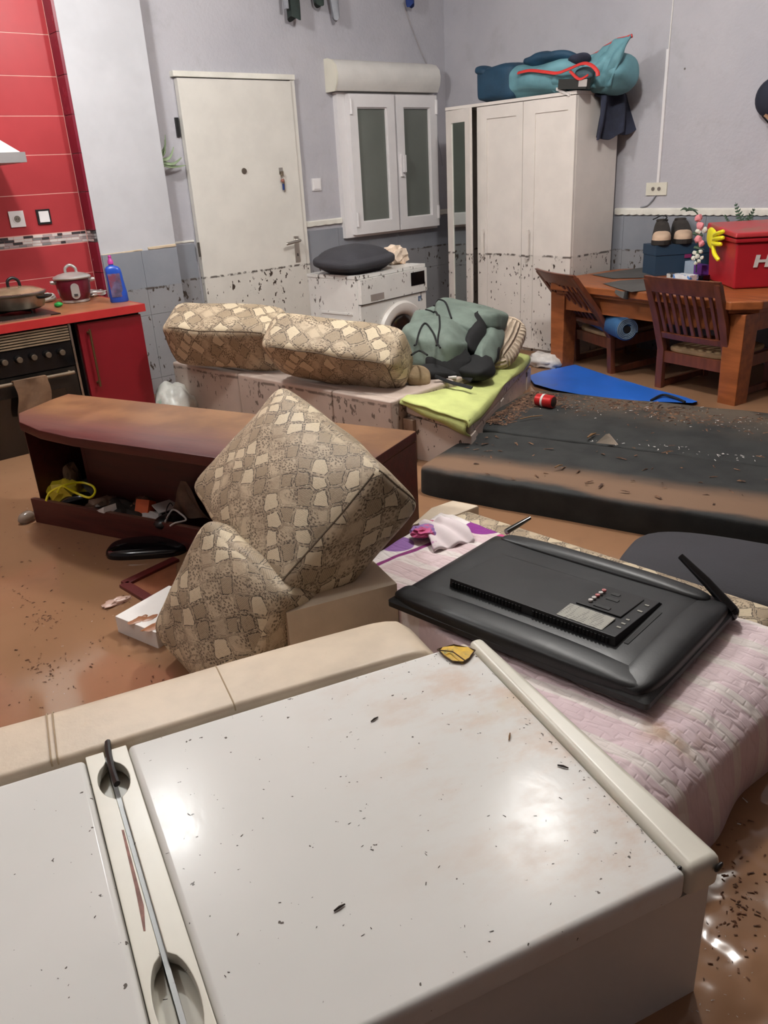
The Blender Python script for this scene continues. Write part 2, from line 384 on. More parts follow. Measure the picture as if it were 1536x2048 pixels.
def m_quilt():
    m = bpy.data.materials.new('quilt_cotton'); m.use_nodes = True; s = NT(m)
    p = s.pos(); x, y, z = s.sep(p)
    wob = s.noise(p, 4.0, 2.0)
    xx = s.math('ADD', x, s.math('MULTIPLY', s.math('SUBTRACT', wob, 0.5), 0.03))
    yy = s.math('ADD', y, s.math('MULTIPLY', s.math('SUBTRACT', wob, 0.5), 0.02))
    pink = s.mix(s.ss(s.noise(p, 5.0, 3.0), 0.35, 0.65), lin((218, 196, 201)), lin((226, 206, 209)))
    white = lin((228, 218, 214))
    fr = s.math('FRACT', s.math('MULTIPLY', s.math('ADD', xx, s.math('MULTIPLY', y, 0.16)), 9.5))
    st = s.math('SUBTRACT', 1.0, s.ss(s.math('ABSOLUTE', s.math('SUBTRACT', fr, 0.5)), 0.13, 0.16))
    col = s.mix(st, pink, white)
    # upper end of the quilt: white ground with a purple line and large dots
    yl = s.math('ADD', yy, s.math('MULTIPLY', xx, 0.04))
    top = s.ss(yl, 1.80, 1.83)
    col = s.mix(s.ss(yl, 1.28, 1.50), col, s.mix(s.math('MULTIPLY', st, 0.9), lin((216, 194, 196)), white))
    line = s.math('SUBTRACT', 1.0, s.ss(s.math('ABSOLUTE', s.math('SUBTRACT', yl, 1.652)), 0.006, 0.011))
    col = s.mix(s.ss(yl, 1.62, 1.652), col, lin((232, 224, 222)))
    col = s.mix(line, col, lin((140, 60, 120)))
    def dot(cx, cy, r, c, col):
        d = s.n('ShaderNodeVectorMath', {0: s.mapv(p, scl=(1, 1, 0)), 1: (cx, cy, 0)}, 'Value', operation='DISTANCE')
        return s.mix(s.math('SUBTRACT', 1.0, s.ss(d, r-0.004, r)), col, lin(c))
    col = dot(1.715, 1.55, 0.062, (140, 60, 140), col)
    col = dot(1.70, 1.43, 0.05, (205, 90, 140), col)
    col = dot(1.44, 1.66, 0.055, (150, 110, 170), col)
    col = dot(1.60, 1.69, 0.045, (205, 90, 140), col)
    stain = s.math('MULTIPLY', s.math('SUBTRACT', 1.0, s.ss(s.n('ShaderNodeVectorMath', {0: p, 1: (1.24, 0.62, 0.41)}, 'Value', operation='DISTANCE'), 0.02, 0.10)), s.ss(s.noise(p, 16.0, 4.0), 0.36, 0.58))
    col = s.mix(s.math('MULTIPLY', stain, 0.75), col, lin((168, 132, 100)))
    wet = s.math('SUBTRACT', 1.0, s.ss(z, 0.20, 0.33))
    col = s.mix(s.math('MULTIPLY', wet, 0.30), col, lin((160, 116, 96)))
    wq = s.n('ShaderNodeTexNoise', {'Vector': p, 'Scale': 14.0, 'Detail': 2.0}, 'Color')
    pq = s.n('ShaderNodeVectorMath', {0: s.mapv(p, rot=(0, 0, 1.45)), 1: s.n('ShaderNodeVectorMath', {0: wq, 'Scale': 0.022}, operation='SCALE')}, operation='ADD')
    br = s.n('ShaderNodeTexBrick', {'Vector': pq, 'Scale': 11.0, 'Mortar Size': 0.035, 'Mortar Smooth': 1.0, 'Color1': (1, 1, 1, 1), 'Color2': (.9, .9, .9, 1), 'Mortar': (0, 0, 0, 1), 'Brick Width': 0.42, 'Row Height': 0.22})
    ve = s.n('ShaderNodeTexVoronoi', {'Vector': s.mapv(pq, scl=(1.0, 2.3, 1.0)), 'Scale': 13.0, 'Randomness': 0.75}, 'Distance', feature='DISTANCE_TO_EDGE')
    h = s.math('ADD', s.math('MULTIPLY', s.ss(ve, 0.0, 0.16), 0.9), s.math('ADD', s.math('MULTIPLY', s.sep(br)[0], 0.35), s.math('MULTIPLY', s.noise(p, 24.0, 3.0), 1.2)))
    s.out(col, 0.8, spec=0.15, normal=s.bump(h, 0.32, 0.007)); return m
def m_matt():
    m = bpy.data.materials.new('mattress_cloth'); m.use_nodes = True; s = NT(m)
    p = s.obj(); x, y, z = s.sep(p); n = s.noise(s.mapv(p, scl=(1.0, 3.0, 1)), 2.2, 5.0)
    col = s.mix(s.ss(s.noise(p, 8.0, 4.0), 0.3, 0.7), lin((40, 41, 41)), lin((51, 52, 51)))
    yy = s.math('ADD', y, s.math('MULTIPLY', s.math('SUBTRACT', n, 0.5), 0.16))
    up = s.ss(z, 0.292, 0.306)
    tan = s.math('MULTIPLY', s.math('MULTIPLY', s.ss(yy, 0.0, 0.05), s.math('SUBTRACT', 1.0, s.ss(yy, 0.12, 0.27))), up)
    col = s.mix(s.math('MULTIPLY', tan, 0.85), col, lin((128, 100, 79)))
    back = s.math('MULTIPLY', s.ss(yy, 0.75, 1.25), s.ss(s.noise(p, 3.0, 5.0), 0.38, 0.6))
    col = s.mix(s.math('MULTIPLY', back, 0.65), col, lin((104, 90, 76)))
    h = s.noise(p, 160.0, 2.0)
    s.out(col, 0.72, spec=0.25, normal=s.bump(h, 0.2, 0.003)); return m
def m_wood_mud():
    m = bpy.data.materials.new('cabinet_veneer'); m.use_nodes = True; s = NT(m)
    p = s.obj(); x, y, z = s.sep(p)
    col = s.mix(s.ss(s.noise(s.mapv(p, scl=(1.5, 12, 12)), 3.0, 5.0), 0.3, 0.7), lin((66, 26, 24)), lin((84, 34, 30)))
    up = s.ss(s.sep(s.n('ShaderNodeNewGeometry', out='Normal'))[2], 0.6, 0.9)
    n = s.noise(s.mapv(p, scl=(1, 2.2, 1)), 3.0, 6.0, 0.62)
    yy = s.math('ADD', y, s.math('MULTIPLY', s.math('SUBTRACT', n, 0.5), 0.22))
    mud = s.math('MULTIPLY', s.ss(yy, 0.08, 0.30), up)
    col = s.mix(s.math('MULTIPLY', s.math('MULTIPLY', s.ss(yy, 0.0, 0.09), up), 0.22), col, lin((150, 118, 108)))
    mc = s.mix(s.ss(s.noise(p, 6.0, 5.0), 0.35, 0.65), lin((116, 80, 50)), lin((142, 102, 66)))
    col = s.mix(s.math('MULTIPLY', mud, 0.88), col, mc)
    s.out(col, 0.36, spec=0.4, normal=s.bump(s.noise(s.mapv(p, scl=(2, 14, 14)), 8.0, 3.0), 0.08, 0.004)); return m
def m_mirror():
    m = bpy.data.materials.new('mirror_glass'); m.use_nodes = True; s = NT(m)
    n = s.noise(s.obj(), 3.0)
    s.out(s.mix(n, lin((196, 204, 200)), lin((206, 212, 208))), 0.04, 1.0); return m
def m_rib():
    m = bpy.data.materials.new('ribbed_cream'); m.use_nodes = True; s = NT(m)
    uv = s.uv(); wv = s.n('ShaderNodeTexWave', {'Vector': uv, 'Scale': 9.0, 'Distortion': 1.2, 'Detail': 2.0, 'Detail Scale': 4.0}, 'Fac', bands_direction='Y')
    col = s.mix(wv, lin((176, 156, 136)), lin((214, 196, 174)))
    s.out(col, 0.9, spec=0.15, normal=s.bump(wv, 0.9, 0.012)); return m
WALL = m_wall(); DADO = m_dado(); SNAKE = m_snake('snake_print', 1.08); SNAKE2 = m_snake('snake_print_bolster', 1.5, 3.3); WATER = m_water(); FRIDGE = m_fridge()
QUILT = m_quilt(); MATT = m_matt(); VENEER = m_wood_mud(); MIRROR = m_mirror()
WHITE = pm('white_paint', (222, 218, 212), 0.42, var=0.03, bump=0.05)
DOORM = pm('door_paint', (216, 211, 203), 0.45, var=0.03, mud=1.0)
WARD = pm('wardrobe_foil', (220, 212, 205), 0.40, var=0.03, mud=1.0, film=0.14)
ENAM = pm('washer_enamel', (222, 220, 216), 0.32, var=0.03, mud=0.9, film=0.10, zl=0.93)
PVC = pm('window_pvc', (226, 222, 222), 0.35, var=0.02)
CREAM = pm('cream_plastic', (218, 213, 198), 0.38, var=0.04)
PLASTER = pm('white_plaster', (226, 222, 212), 0.8, var=0.06, bump=0.5, bs=40)
REDT = pm('red_tile_glaze', (166, 58, 62), 0.34, var=0.05, vs=3, spec=0.2)
REDT_SHADED = pm('shaded_red_tile_glaze', (120, 30, 48), 0.26, var=0.05, vs=3)  # same red glaze with the pier reveal's shade put into the colour
GROUT = pm('grout', (224, 168, 158), 0.8)
REDC = pm('red_laminate', (124, 18, 30), 0.38, var=0.04, second=(110, 40, 26), thr=(0.72, 0.8))
REDE = pm('red_edge', (176, 44, 44), 0.36, var=0.05)
TOPM = pm('worktop_mud', (160, 104, 70), 0.35, var=0.15, vs=9, second=(190, 60, 46), thr=(0.58, 0.72))
BLK = pm('black_plastic', (24, 24, 25), 0.36, var=0.15)
BLKC = pm('black_cloth', (15, 15, 17), 0.85, var=0.2, bump=0.3, bs=90)
TVM = pm('tv_plastic', (21, 22, 24), 0.44, var=0.10, vs=14, second=(48, 48, 48), thr=(0.60, 0.86), bump=0.05, bs=220)
TVD = pm('tv_plastic_dark', (16, 16, 17), 0.45, var=0.1)
CHROME = pm('brushed_metal', (190, 186, 180), 0.28, metal=1.0, var=0.06)
STEELM = pm('pan_steel', (150, 138, 122), 0.32, metal=0.9, var=0.15, vs=12)
BRASS = pm('dull_brass', (120, 92, 62), 0.45, metal=0.8)
OVENB = pm('oven_black', (26, 22, 19), 0.35, var=0.3, vs=8, second=(78, 58, 42), thr=(0.62, 0.75))
MUDC = pm('muddy_cloth', (112, 84, 62), 0.9, var=0.2, bump=0.6, bs=50)
MUDSLAT = pm('muddy_slat', (128, 108, 86), 0.6, var=0.2)
LEATH = pm('cream_leatherette', (206, 189, 167), 0.46, var=0.07, vs=7, bump=0.12, bs=120, second=(196, 170, 138), thr=(0.60, 0.75))
LEATH2 = pm('pale_leatherette', (192, 174, 162), 0.5, var=0.06, vs=6, bump=0.08, bs=100, mud=0.75, zl=0.475, film=0.25)
LEATH3 = pm('pale_leatherette_arm', (208, 192, 180), 0.5, var=0.06, vs=6, bump=0.08, bs=100, mud=0.9, zl=0.41, film=0.12)
SEAMD = pm('seam_thread', (172, 150, 122), 0.8)
SEAMS = pm('seam_snake', (96, 82, 66), 0.8)
LIME = pm('lime_towel', (190, 198, 124), 0.9, var=0.10, vs=5, bump=0.35, bs=180)
SAGE = pm('sage_cloth', (104, 117, 108), 0.7, var=0.14, vs=9, bump=1.0, bs=22)
RIBC = m_rib()
GREYC = pm('charcoal_cloth', (52, 51, 56), 0.85, var=0.08, bump=0.3, bs=150)
WALNUT = pm('chair_wood', (106, 56, 36), 0.38, var=0.16, vs=5, stretch=(6, 6, 1))
PINE = pm('table_pine', (150, 84, 45), 0.38, var=0.16, vs=4, stretch=(7, 1, 7), second=(120, 70, 44), thr=(0.62, 0.75))
RUSH = pm('rush_seat', (170, 140, 104), 0.9, var=0.15, bump=0.6, bs=70)
GREYM = pm('grey_placemat', (80, 78, 76), 0.85, var=0.12, bump=0.2, bs=90)
NAVYB = pm('navy_card', (38, 62, 84), 0.6, var=0.05)
REDBOX = pm('red_case_plastic', (168, 28, 40), 0.4, var=0.05, second=(150, 82, 66), thr=(0.64, 0.78))
REDLID = pm('red_lid_plastic', (182, 52, 58), 0.42, var=0.06, second=(150, 92, 70), thr=(0.48, 0.62))
YEL = pm('yellow_plastic', (236, 226, 40), 0.4, var=0.05)
YELM = pm('muddy_yellow', (196, 172, 40), 0.5, var=0.15)
BLUEF = pm('blue_foam', (44, 104, 200), 0.4, var=0.08, vs=4, second=(96, 104, 92), thr=(0.60, 0.74))
BLUEMAT = pm('blue_mat', (48, 92, 136), 0.7, var=0.1)
BLUEMAT2 = pm('grey_mat_edge', (96, 112, 128), 0.8)
NAVY = pm('navy_fabric', (26, 62, 86), 0.7, var=0.12, vs=6, bump=0.2, bs=70)
TEAL = pm('teal_fabric', (98, 144, 154), 0.7, var=0.12, vs=6, bump=0.25, bs=70)
REDZ = pm('red_zip', (200, 48, 44), 0.55)
DENIM = pm('denim', (44, 48, 66), 0.85, var=0.2, vs=9, bump=0.4, bs=120)
BURG = pm('burgundy_enamel', (98, 26, 40), 0.26, var=0.04)
SILV = pm('silver_plastic', (186, 182, 178), 0.3, metal=0.4)
GLASSM = pm('lid_glass', (146, 122, 98), 0.12, var=0.2, spec=0.6)
SOAP = pm('soap_blue', (36, 78, 176), 0.3, var=0.05)
SOAPL = pm('soap_label', (96, 88, 118), 0.5, var=0.3, vs=22, second=(120, 60, 80), thr=(0.45, 0.6))
MAG = pm('magenta_cap', (190, 60, 150), 0.4)
FOIL = pm('foil', (214, 210, 206), 0.22, metal=0.7, var=0.15, vs=20)
GREENP = pm('green_plastic', (40, 150, 70), 0.4)
BAGW = pm('white_bag', (214, 214, 206), 0.35, var=0.12, vs=10, second=(150, 190, 170), thr=(0.58, 0.7))
FROST = pm('shutter_glass', (108, 112, 106), 0.22, var=0.05, vs=2, spec=0.6)
POLY = pm('polystyrene', (232, 228, 224), 0.7, var=0.03, bump=0.2, bs=160)
POLYMUD = pm('mud_splash', (160, 106, 70), 0.4, var=0.15)
DKRED = pm('dark_red_tray', (96, 36, 34), 0.35, var=0.12)
CLEAR = pm('clear_plastic', (190, 176, 160), 0.15, var=0.15, spec=0.6, **{'Transmission Weight': 0.55})
LEAFY = pm('yellow_leaf', (206, 164, 30), 0.55, var=0.15, vs=30, second=(96, 110, 60), thr=(0.58, 0.68))
LEAFB = pm('leaf_brown', (74, 52, 30), 0.7)
SOIL = pm('soil', (84, 60, 46), 0.9, var=0.4, vs=40, second=(128, 96, 72), thr=(0.5, 0.62))
SOILD = pm('dark_speck', (64, 52, 46), 0.85, var=0.3, vs=40)
FOAMD = pm('water_scum', (104, 68, 46), 0.8, var=0.3, vs=30)
CANR = pm('can_red', (190, 40, 40), 0.3, metal=0.3, var=0.1)
TWIG = pm('twig', (134, 100, 66), 0.85, var=0.2)
LEAFG = pm('plant_green', (54, 78, 56), 0.6, var=0.2)
PALEG = pm('air_plant_green', (132, 148, 116), 0.7, var=0.15)
PINKF = pm('pink_petal', (222, 140, 146), 0.7, var=0.1)
WHF = pm('white_petal', (220, 220, 206), 0.7, var=0.1)
PURP = pm('purple_plastic', (110, 56, 150), 0.45)
PACK = pm('printed_pack', (222, 226, 230), 0.4, var=0.05, vs=30, second=(70, 130, 200), thr=(0.52, 0.58))
SHOED = pm('shoe_dark', (52, 46, 42), 0.8, var=0.25, vs=20, bump=0.3)
SHOET = pm('shoe_toe', (196, 168, 144), 0.8, var=0.1)
SOLE = pm('shoe_sole', (42, 36, 33), 0.8)
ORANGE = pm('orange_plastic', (214, 96, 40), 0.5, var=0.1)
BROWNP = pm('brown_film', (112, 88, 72), 0.4, var=0.25, vs=12)
DKCL = pm('dark_clutter', (44, 36, 30), 0.7, var=0.3, vs=15)
PAPER = pm('paper', (206, 200, 196), 0.7, var=0.06)
GREYLAB = pm('grey_label', (150, 148, 138), 0.55, var=0.05)
DKGREEN = pm('dark_green_cloth', (44, 54, 50), 0.9, var=0.2, bump=0.3)
GREYCL = pm('grey_cloth', (150, 152, 158), 0.9, var=0.1, bump=0.3)
BLUECL = pm('blue_cloth', (36, 58, 120), 0.9, var=0.15)
TANL = pm('tan_leather', (150, 112, 84), 0.6)
BEIGE = pm('beige_filler', (206, 186, 160), 0.8, var=0.1)
GLOSSB = pm('black_gloss', (14, 15, 18), 0.12, var=0.1)
WINGLASS = pm('door_glass', (30, 24, 20), 0.10, var=0.2, vs=5, spec=0.7)
MOS = [pm('mosaic_pale', (206, 196, 192), 0.3), pm('mosaic_grey', (126, 122, 122), 0.3), pm('mosaic_dark', (62, 58, 60), 0.3), pm('mosaic_mid', (164, 150, 150), 0.3)]
# ================================================================== SETTING
W = 0.20                     # flood water level
BY, RX = 5.0, 5.09           # back wall plane, right wall plane
CH = 3.1
struct(obj('floor', bx(bm_(), -3.2, RX, -4.8, BY, -0.12, 0.0), pm('floor_tile', (120, 92, 72), 0.6)))
wb = struct(obj('wall_back', bx(bm_(), -3.2, RX+0.1, BY, BY+0.1, 0, CH), WALL), 'lavender grey plastered wall with the door and window')
wr = struct(obj('wall_right', bx(bm_(), RX, RX+0.1, -4.8, BY, 0, CH), WALL), 'lavender grey plastered wall behind the wardrobe and table')
struct(obj('wall_left', bx(bm_(), -3.3, -3.2, -4.8, BY, 0, CH), WALL))
struct(obj('wall_front', bx(bm_(), -3.2, RX, -4.9, -4.8, 0, CH), WALL))
struct(obj('ceiling', bx(bm_(), -3.2, RX, -4.8, BY, CH, CH+0.1), pm('ceiling_paint', (214, 212, 208), 0.8)))
wc = struct(obj('wall_pier', bx(bm_(), 1.995, 2.49, 4.85, BY, 0, CH), pm('pier_plaster', (188, 187, 191), 0.6, var=0.05, vs=3, bump=0.5, bs=14)), 'pale plastered wall pier between the red tiles and the door')
# painted tiles of the lower wall
tile_me = None
def dado(parent, ax, a0, a1, plane, sgn, zs=((0.0, 0.30), (0.30, 0.70), (0.70, 1.085)), wdt=0.30):
    a = a0
    while a < a1-0.02:
        b = min(a+wdt, a1)
        for z0, z1 in zs:
            bm = bm_()
            if ax == 'x': bx(bm, a+0.001, b-0.001, plane-0.012, plane, z0+0.001, z1-0.001)
            else: bx(bm, plane-0.012, plane, a+0.001, b-0.001, z0+0.001, z1-0.001)
            obj('dado_tile', bm, DADO, parent, bevel=0.0012, seg=1)
        a = b
dado(wb, 'x', 2.492, 2.70, BY, 1, wdt=0.21); dado(wb, 'x', 3.605, RX-0.002, BY, 1)
dado(wc, 'x', 1.997, 2.488, 4.85, 1, wdt=0.25)
dado(wr, 'y', 1.2, 4.98, RX, 1)
# mouldings on top of the dado
def rope(name, p0, p1, out, h=0.036, d=0.022, scal=0.055, drop=0.011):
    p0 = Vector(p0); p1 = Vector(p1); L = (p1-p0).length; n = max(8, int(L/0.009)); t = (p1-p0)/L; out = Vector(out); loops = []
    for i in range(n+1):
        s_ = i/n*L; k = 0.5+0.5*abs(math.sin(math.pi*s_/scal)); zb = -h*0.5-drop*k
        prof = ((0, zb), (d*(0.55+0.45*k), zb+0.003), (d, -h*0.1), (d, h*0.3), (d*0.5, h*0.5), (0, h*0.5))
        loops.append([p0+t*s_+out*a+Vector((0, 0, b)) for a, b in prof])
    return struct(obj(name, loft(bm_(), loops), PLASTER))
rope('trim_1', (RX, 1.0, 1.105), (RX, 3.37, 1.118), (-1, 0, 0))
rope('trim_2', (3.605, BY, 1.132), (3.945, BY, 1.136), (0, -1, 0), drop=0.005, scal=0.09)
rope('trim_3', (4.93, BY, 1.122), (RX-0.02, BY, 1.122), (0, -1, 0), drop=0.005)
rope('trim_4', (2.30, 4.85, 1.094), (2.488, 4.85, 1.098), (0, -1, 0), h=0.014, d=0.008, drop=0.004, scal=0.11).data.materials[0] = BEIGE
rope('trim_5', (2.00, 4.85, 1.083), (2.26, 4.85, 1.090), (0, -1, 0), h=0.008, d=0.008, drop=0.004, scal=0.11).data.materials[0] = BEIGE
rope('trim_6', (2.495, BY, 1.10), (2.70, BY, 1.10), (0, -1, 0), h=0.012, d=0.008, drop=0.003)

# red tiled kitchen wall
TY = 4.965
wk = struct(obj('wall_kitchen', bx(bm_(), -3.2, 1.995, TY+0.0015, BY, 0, CH), GROUT), 'red glazed tile splashback of the kitchen')
rows = [0.56, 0.775, 0.985, 1.160, 1.226, 1.437, 1.641, 1.838, 2.034, 2.237, 2.44, 2.645, 2.85]
for z0, z1 in zip(rows, rows[1:]):
    if abs(z0-1.160) < 0.01: continue
    for x0, x1 in ((0.13, 1.055), (1.055, 1.978)):
        obj('tile', bx(bm_(), x0+0.0015, x1-0.0015, TY, TY+0.009, z0+0.0021, z1-0.0021), REDT, wk, bevel=0.002, seg=2)
    obj('tile', bx(bm_(), 1.979, 1.996, 4.852, TY-0.001, z0+0.0015, z1-0.0015), REDT_SHADED, wk, bevel=0.002, seg=1)
# mosaic border between the tiles
rm = random.Random(3)
mos_me = {}
def mosaic(px0, px1, py, z0, z1, side=False):
    nr = 4; hh = (z1-z0)/nr
    for r in range(nr):
        x = px0-rm.uniform(0, 0.03)
        while x < px1-0.004:
            wv = rm.choice((0.03, 0.045, 0.055)); a = max(x, px0); b = min(x+wv, px1)
            if b-a > 0.006:
                bm = bm_(); g = 0.0009
                if side: bx(bm, py, py+0.014, a+g, b-g, z0+r*hh+g, z0+(r+1)*hh-g)
                else: bx(bm, a+g, b-g, py-rm.uniform(0, 0.001), py+0.009, z0+r*hh+g, z0+(r+1)*hh-g)
                obj('mosaic_tile', bm, rm.choice(MOS+[MOS[0], MOS[0], MOS[3]]), wk, smooth=False)
            x += wv
mosaic(1.30, 1.978, TY, 1.163, 1.223)
mosaic(4.855, TY-0.001, 1.981, 1.163, 1.223, True)

# water
def wz(u, v):
    x = -3.19+u*(RX+3.18); y = -4.79+v*(TY+4.788)
    return Vector((x, y, W+0.0012*mnoise.noise(Vector((x*2.3, y*2.3, 0)))))
tag(obj('flood_water', sheet(bm_(), wz, 130, 150), WATER), 'murky brown flood water covering the whole floor', 'water', kind='stuff')

# ------------------------------------------------------------------ door
d1 = struct(thing('door_1', 'white entrance door with peephole, hinge and steel lever handle', None, (3.14, BY, 0)))
obj('door_leaf', bx(bm_(), 2.715, 3.560, 4.952, 4.992, 0.01, 2.045), DOORM, d1, bevel=0.003)
obj('door_jamb', bx(bm_(), 3.566, 3.602, 4.965, 4.9995, 0, 2.052), DOORM, d1, bevel=0.002)
obj('door_head', bx(bm_(), 2.695, 3.602, 4.955, 4.9995, 2.054, 2.085), PLASTER, d1, bevel=0.008)
obj('peephole', cyl(bm_(), (3.119, 4.953, 1.505), (3.119, 4.944, 1.505), 0.020, 0.017, 20), pm('aged_bronze', (118, 108, 98), 0.4, 0.7), d1)
hp = obj('handle_plate', bx(bm_(), 3.468, 3.508, 4.945, 4.953, 0.885, 1.062), CHROME, d1, bevel=0.012, seg=3)
bm = bm_(); tube(bm, spline([(3.487, 4.945, 1.035), (3.487, 4.905, 1.035), (3.470, 4.895, 1.033), (3.38, 4.893, 1.022), (3.365, 4.896, 1.020)], 5), 0.0105, 10)
obj('lever', bm, CHROME, hp)
obj('keyhole', bx(bm_(), 3.484, 3.492, 4.9435, 4.9455, 0.925, 0.945), BLK, hp)
lk = obj('lock_plate', bx(bm_(), 3.398, 3.426, 4.945, 4.953, 1.475, 1.515), CHROME, d1, bevel=0.006)
bm = bm_(); cyl(bm, (2.704, 4.947, 1.00), (2.704, 4.947, 1.09), 0.008, None, 10)
obj('hinge', bm, pm('dark_hinge', (90, 84, 78), 0.5, 0.5), d1)
obj('hinge', bx(bm_(), 2.684, 2.706, 4.985, 4.999, 1.72, 1.83), BLK, d1, bevel=0.003)  # black strip standing for the shade in the door gap, no real fitting
ky = thing('key_bunch', 'keys with a blue tag hanging from the door lock', 'keys', (3.413, 4.936, 1.40))
obj('key', bx(bm_(), 3.405, 3.421, 4.930, 4.948, 1.462, 1.492), STEELM, ky, bevel=0.003)
bm = bm_(); tube(bm, [Vector((3.413, 4.936, 1.455))+Vector((math.cos(a)*0.012, 0, math.sin(a)*0.016)) for a in [i*math.pi/8 for i in range(17)]], 0.0018, 6); obj('key_ring', bm, STEELM, ky)
obj('charm', blob(bm_(), (3.410, 4.934, 1.432), (0.014, 0.010, 0.012), 4, 0.3, 2), pm('charm_copper', (176, 120, 108), 0.3, 0.4), ky)
obj('tag', bx(bm_(), 3.407, 3.418, 4.932, 4.940, 1.372, 1.412), BLUECL, ky, bevel=0.002)
obj('key', bx(bm_(), 3.420, 3.428, 4.937, 4.941, 1.36, 1.43), STEELM, ky, bevel=0.001)

# ------------------------------------------------------------------ window
w1 = struct(thing('window_1', 'white double casement window with closed shutter behind frosted panes', None, (4.43, BY, 1.02)))
def rectframe(x0, x1, z0, z1, y0, y1, t, m, name, parent, tb=None):
    tb = tb or t
    bm = bm_(); bx(bm, x0, x0+t, y0, y1, z0, z1); bx(bm, x1-t, x1, y0, y1, z0, z1); bx(bm, x0+t, x1-t, y0, y1, z1-tb, z1); bx(bm, x0+t, x1-t, y0, y1, z0, z0+tb)
    return obj(name, bm, m, parent, bevel=0.004)
rectframe(3.950, 4.920, 1.005, 1.985, 4.955, 4.9995, 0.075, PVC, 'window_frame', w1)
for x0, x1, hs in ((4.020, 4.452, 4.03), (4.472, 4.895, 4.885)):
    sh = rectframe(x0, x1, 1.025, 1.972, 4.905, 4.954, 0.072, PVC, 'sash', w1, 0.085)
    obj('pane', bx(bm_(), x0+0.073, x1-0.073, 4.93, 4.94, 1.111, 1.886), FROST, sh, smooth=False)
    bm = bm_(); t = 0.008
    bx(bm, x0+0.072, x0+0.072+t, 4.918, 4.93, 1.11, 1.887); bx(bm, x1-0.072-t, x1-0.072, 4.918, 4.93, 1.11, 1.887); bx(bm, x0+0.08, x1-0.08, 4.918, 4.93, 1.11, 1.118); bx(bm, x0+0.08, x1-0.08, 4.918, 4.93, 1.879, 1.887)
    obj('glazing_bead', bm, PVC, sh, bevel=0.002)
    for z in (1.08, 1.84):
        obj('hinge', cyl(bm_(), (hs, 4.90, z), (hs, 4.90, z+0.10), 0.011, None, 10), PVC, w1)
obj('meeting_gap', bx(bm_(), 4.4525, 4.4715, 4.93, 4.954, 1.03, 1.968), BLK, w1, smooth=False)
wh = obj('handle_base', bx(bm_(), 4.488, 4.518, 4.888, 4.905, 1.41, 1.57), PVC, w1, bevel=0.006)
obj('handle_grip', bx(bm_(), 4.492, 4.514, 4.862, 4.882, 1.44, 1.56), PVC, wh, bevel=0.008)
prof = [(0, 0), (-0.10, 0.0), (-0.125, 0.045), (-0.135, 0.10), (-0.125, 0.15), (-0.09, 0.185), (-0.04, 0.20), (0, 0.20)]
bm = bm_(); loft(bm, [[(3.885+0.02, 4.9995+a, 1.99+b) for a, b in prof], [(4.905, 4.9995+a, 1.99+b) for a, b in prof]]); obj('shutter_box', bm, pm('shutter_box_paint', (214, 210, 205), 0.6, var=0.04, bump=0.25, bs=160), w1, angle=60)
bm = bm_(); loft(bm, [[(3.892, 4.9995+a*1.02, 1.985+b*1.04) for a, b in prof], [(3.904, 4.9995+a*1.02, 1.985+b*1.04) for a, b in prof]]); obj('box_end_cap', bm, CREAM, w1, angle=60)
obj('shutter_strap', bx(bm_(), 4.925, 4.939, 4.975, 4.980, 1.20, 1.985), BLKC, w1)
obj('strap_winder', bx(bm_(), 4.916, 4.948, 4.955, 4.999, 1.06, 1.21), CREAM, w1, bevel=0.006)

# ------------------------------------------------------------------ switches and sockets
def switch(name, label, c, axis, wd, hh, frame, rock, sock=0):
    t = thing(name, label, 'socket' if sock else 'switch', c); x, y, z = c
    def b2(a0, a1, d0, d1, z0, z1):
        return bx(bm_(), x+a0, x+a1, y-d1, y-d0, z+z0, z+z1) if axis == 'y' else bx(bm_(), x-d1, x-d0, y+a0, y+a1, z+z0, z+z1)
    obj('frame', b2(-wd/2, wd/2, 0.0, 0.010, -hh/2, hh/2), frame, t, bevel=0.003)
    if not sock: obj('rocker', b2(-wd*0.36, wd*0.36, 0.010, 0.015, -hh*0.37, hh*0.37), rock, t, bevel=0.002)
    else:
        for i in range(sock):
            dx = 0 if sock == 1 else (-0.032 if i == 0 else 0.012)
            dv = (0, -1, 0) if axis == 'y' else (-1, 0, 0)
            cc = Vector((x+dx, y, z)) if axis == 'y' else Vector((x, y-dx-0.01, z))
            rg = obj('socket_ring', cyl(bm_(), cc+Vector(dv)*0.010, cc+Vector(dv)*0.0125, 0.024 if sock == 1 else 0.019, None, 24), rock, t)
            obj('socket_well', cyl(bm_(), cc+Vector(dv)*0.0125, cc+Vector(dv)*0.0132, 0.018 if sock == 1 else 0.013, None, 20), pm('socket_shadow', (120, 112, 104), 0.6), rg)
            bm = bm_()
            for s_ in (-1, 1):
                off = Vector((0.006*s_, 0, 0)) if axis == 'y' else Vector((0, 0.005*s_, 0))
                cyl(bm, cc+off+Vector(dv)*0.0132, cc+off+Vector(dv)*0.0136, 0.0028, None, 8)
            obj('pin_hole', bm, BLK, rg)
    return t
switch('wall_switch', 'white light switch between the door and the window', (3.742, BY, 1.393), 'y', 0.078, 0.082, PVC, PVC)
switch('wall_socket', 'white single power socket on the red kitchen tiles', (1.597, TY, 1.316), 'y', 0.082, 0.085, PVC, PVC, 1)
switch('wall_switch', 'white switch in a black frame on the red kitchen tiles', (1.748, TY, 1.318), 'y', 0.078, 0.080, BLK, PVC)
ds = switch('wall_socket', 'cream double power socket on the wall above the table', (RX, 3.07, 1.252), 'x', 0.15, 0.078, CREAM, CREAM, 2)
tr = tag(obj('cable_trunking', bx(bm_(), RX-0.012, RX-0.0002, 3.052, 3.070, 1.292, 2.055), PVC, bevel=0.002), 'white cable trunking running up the wall from the double socket', 'trunking')
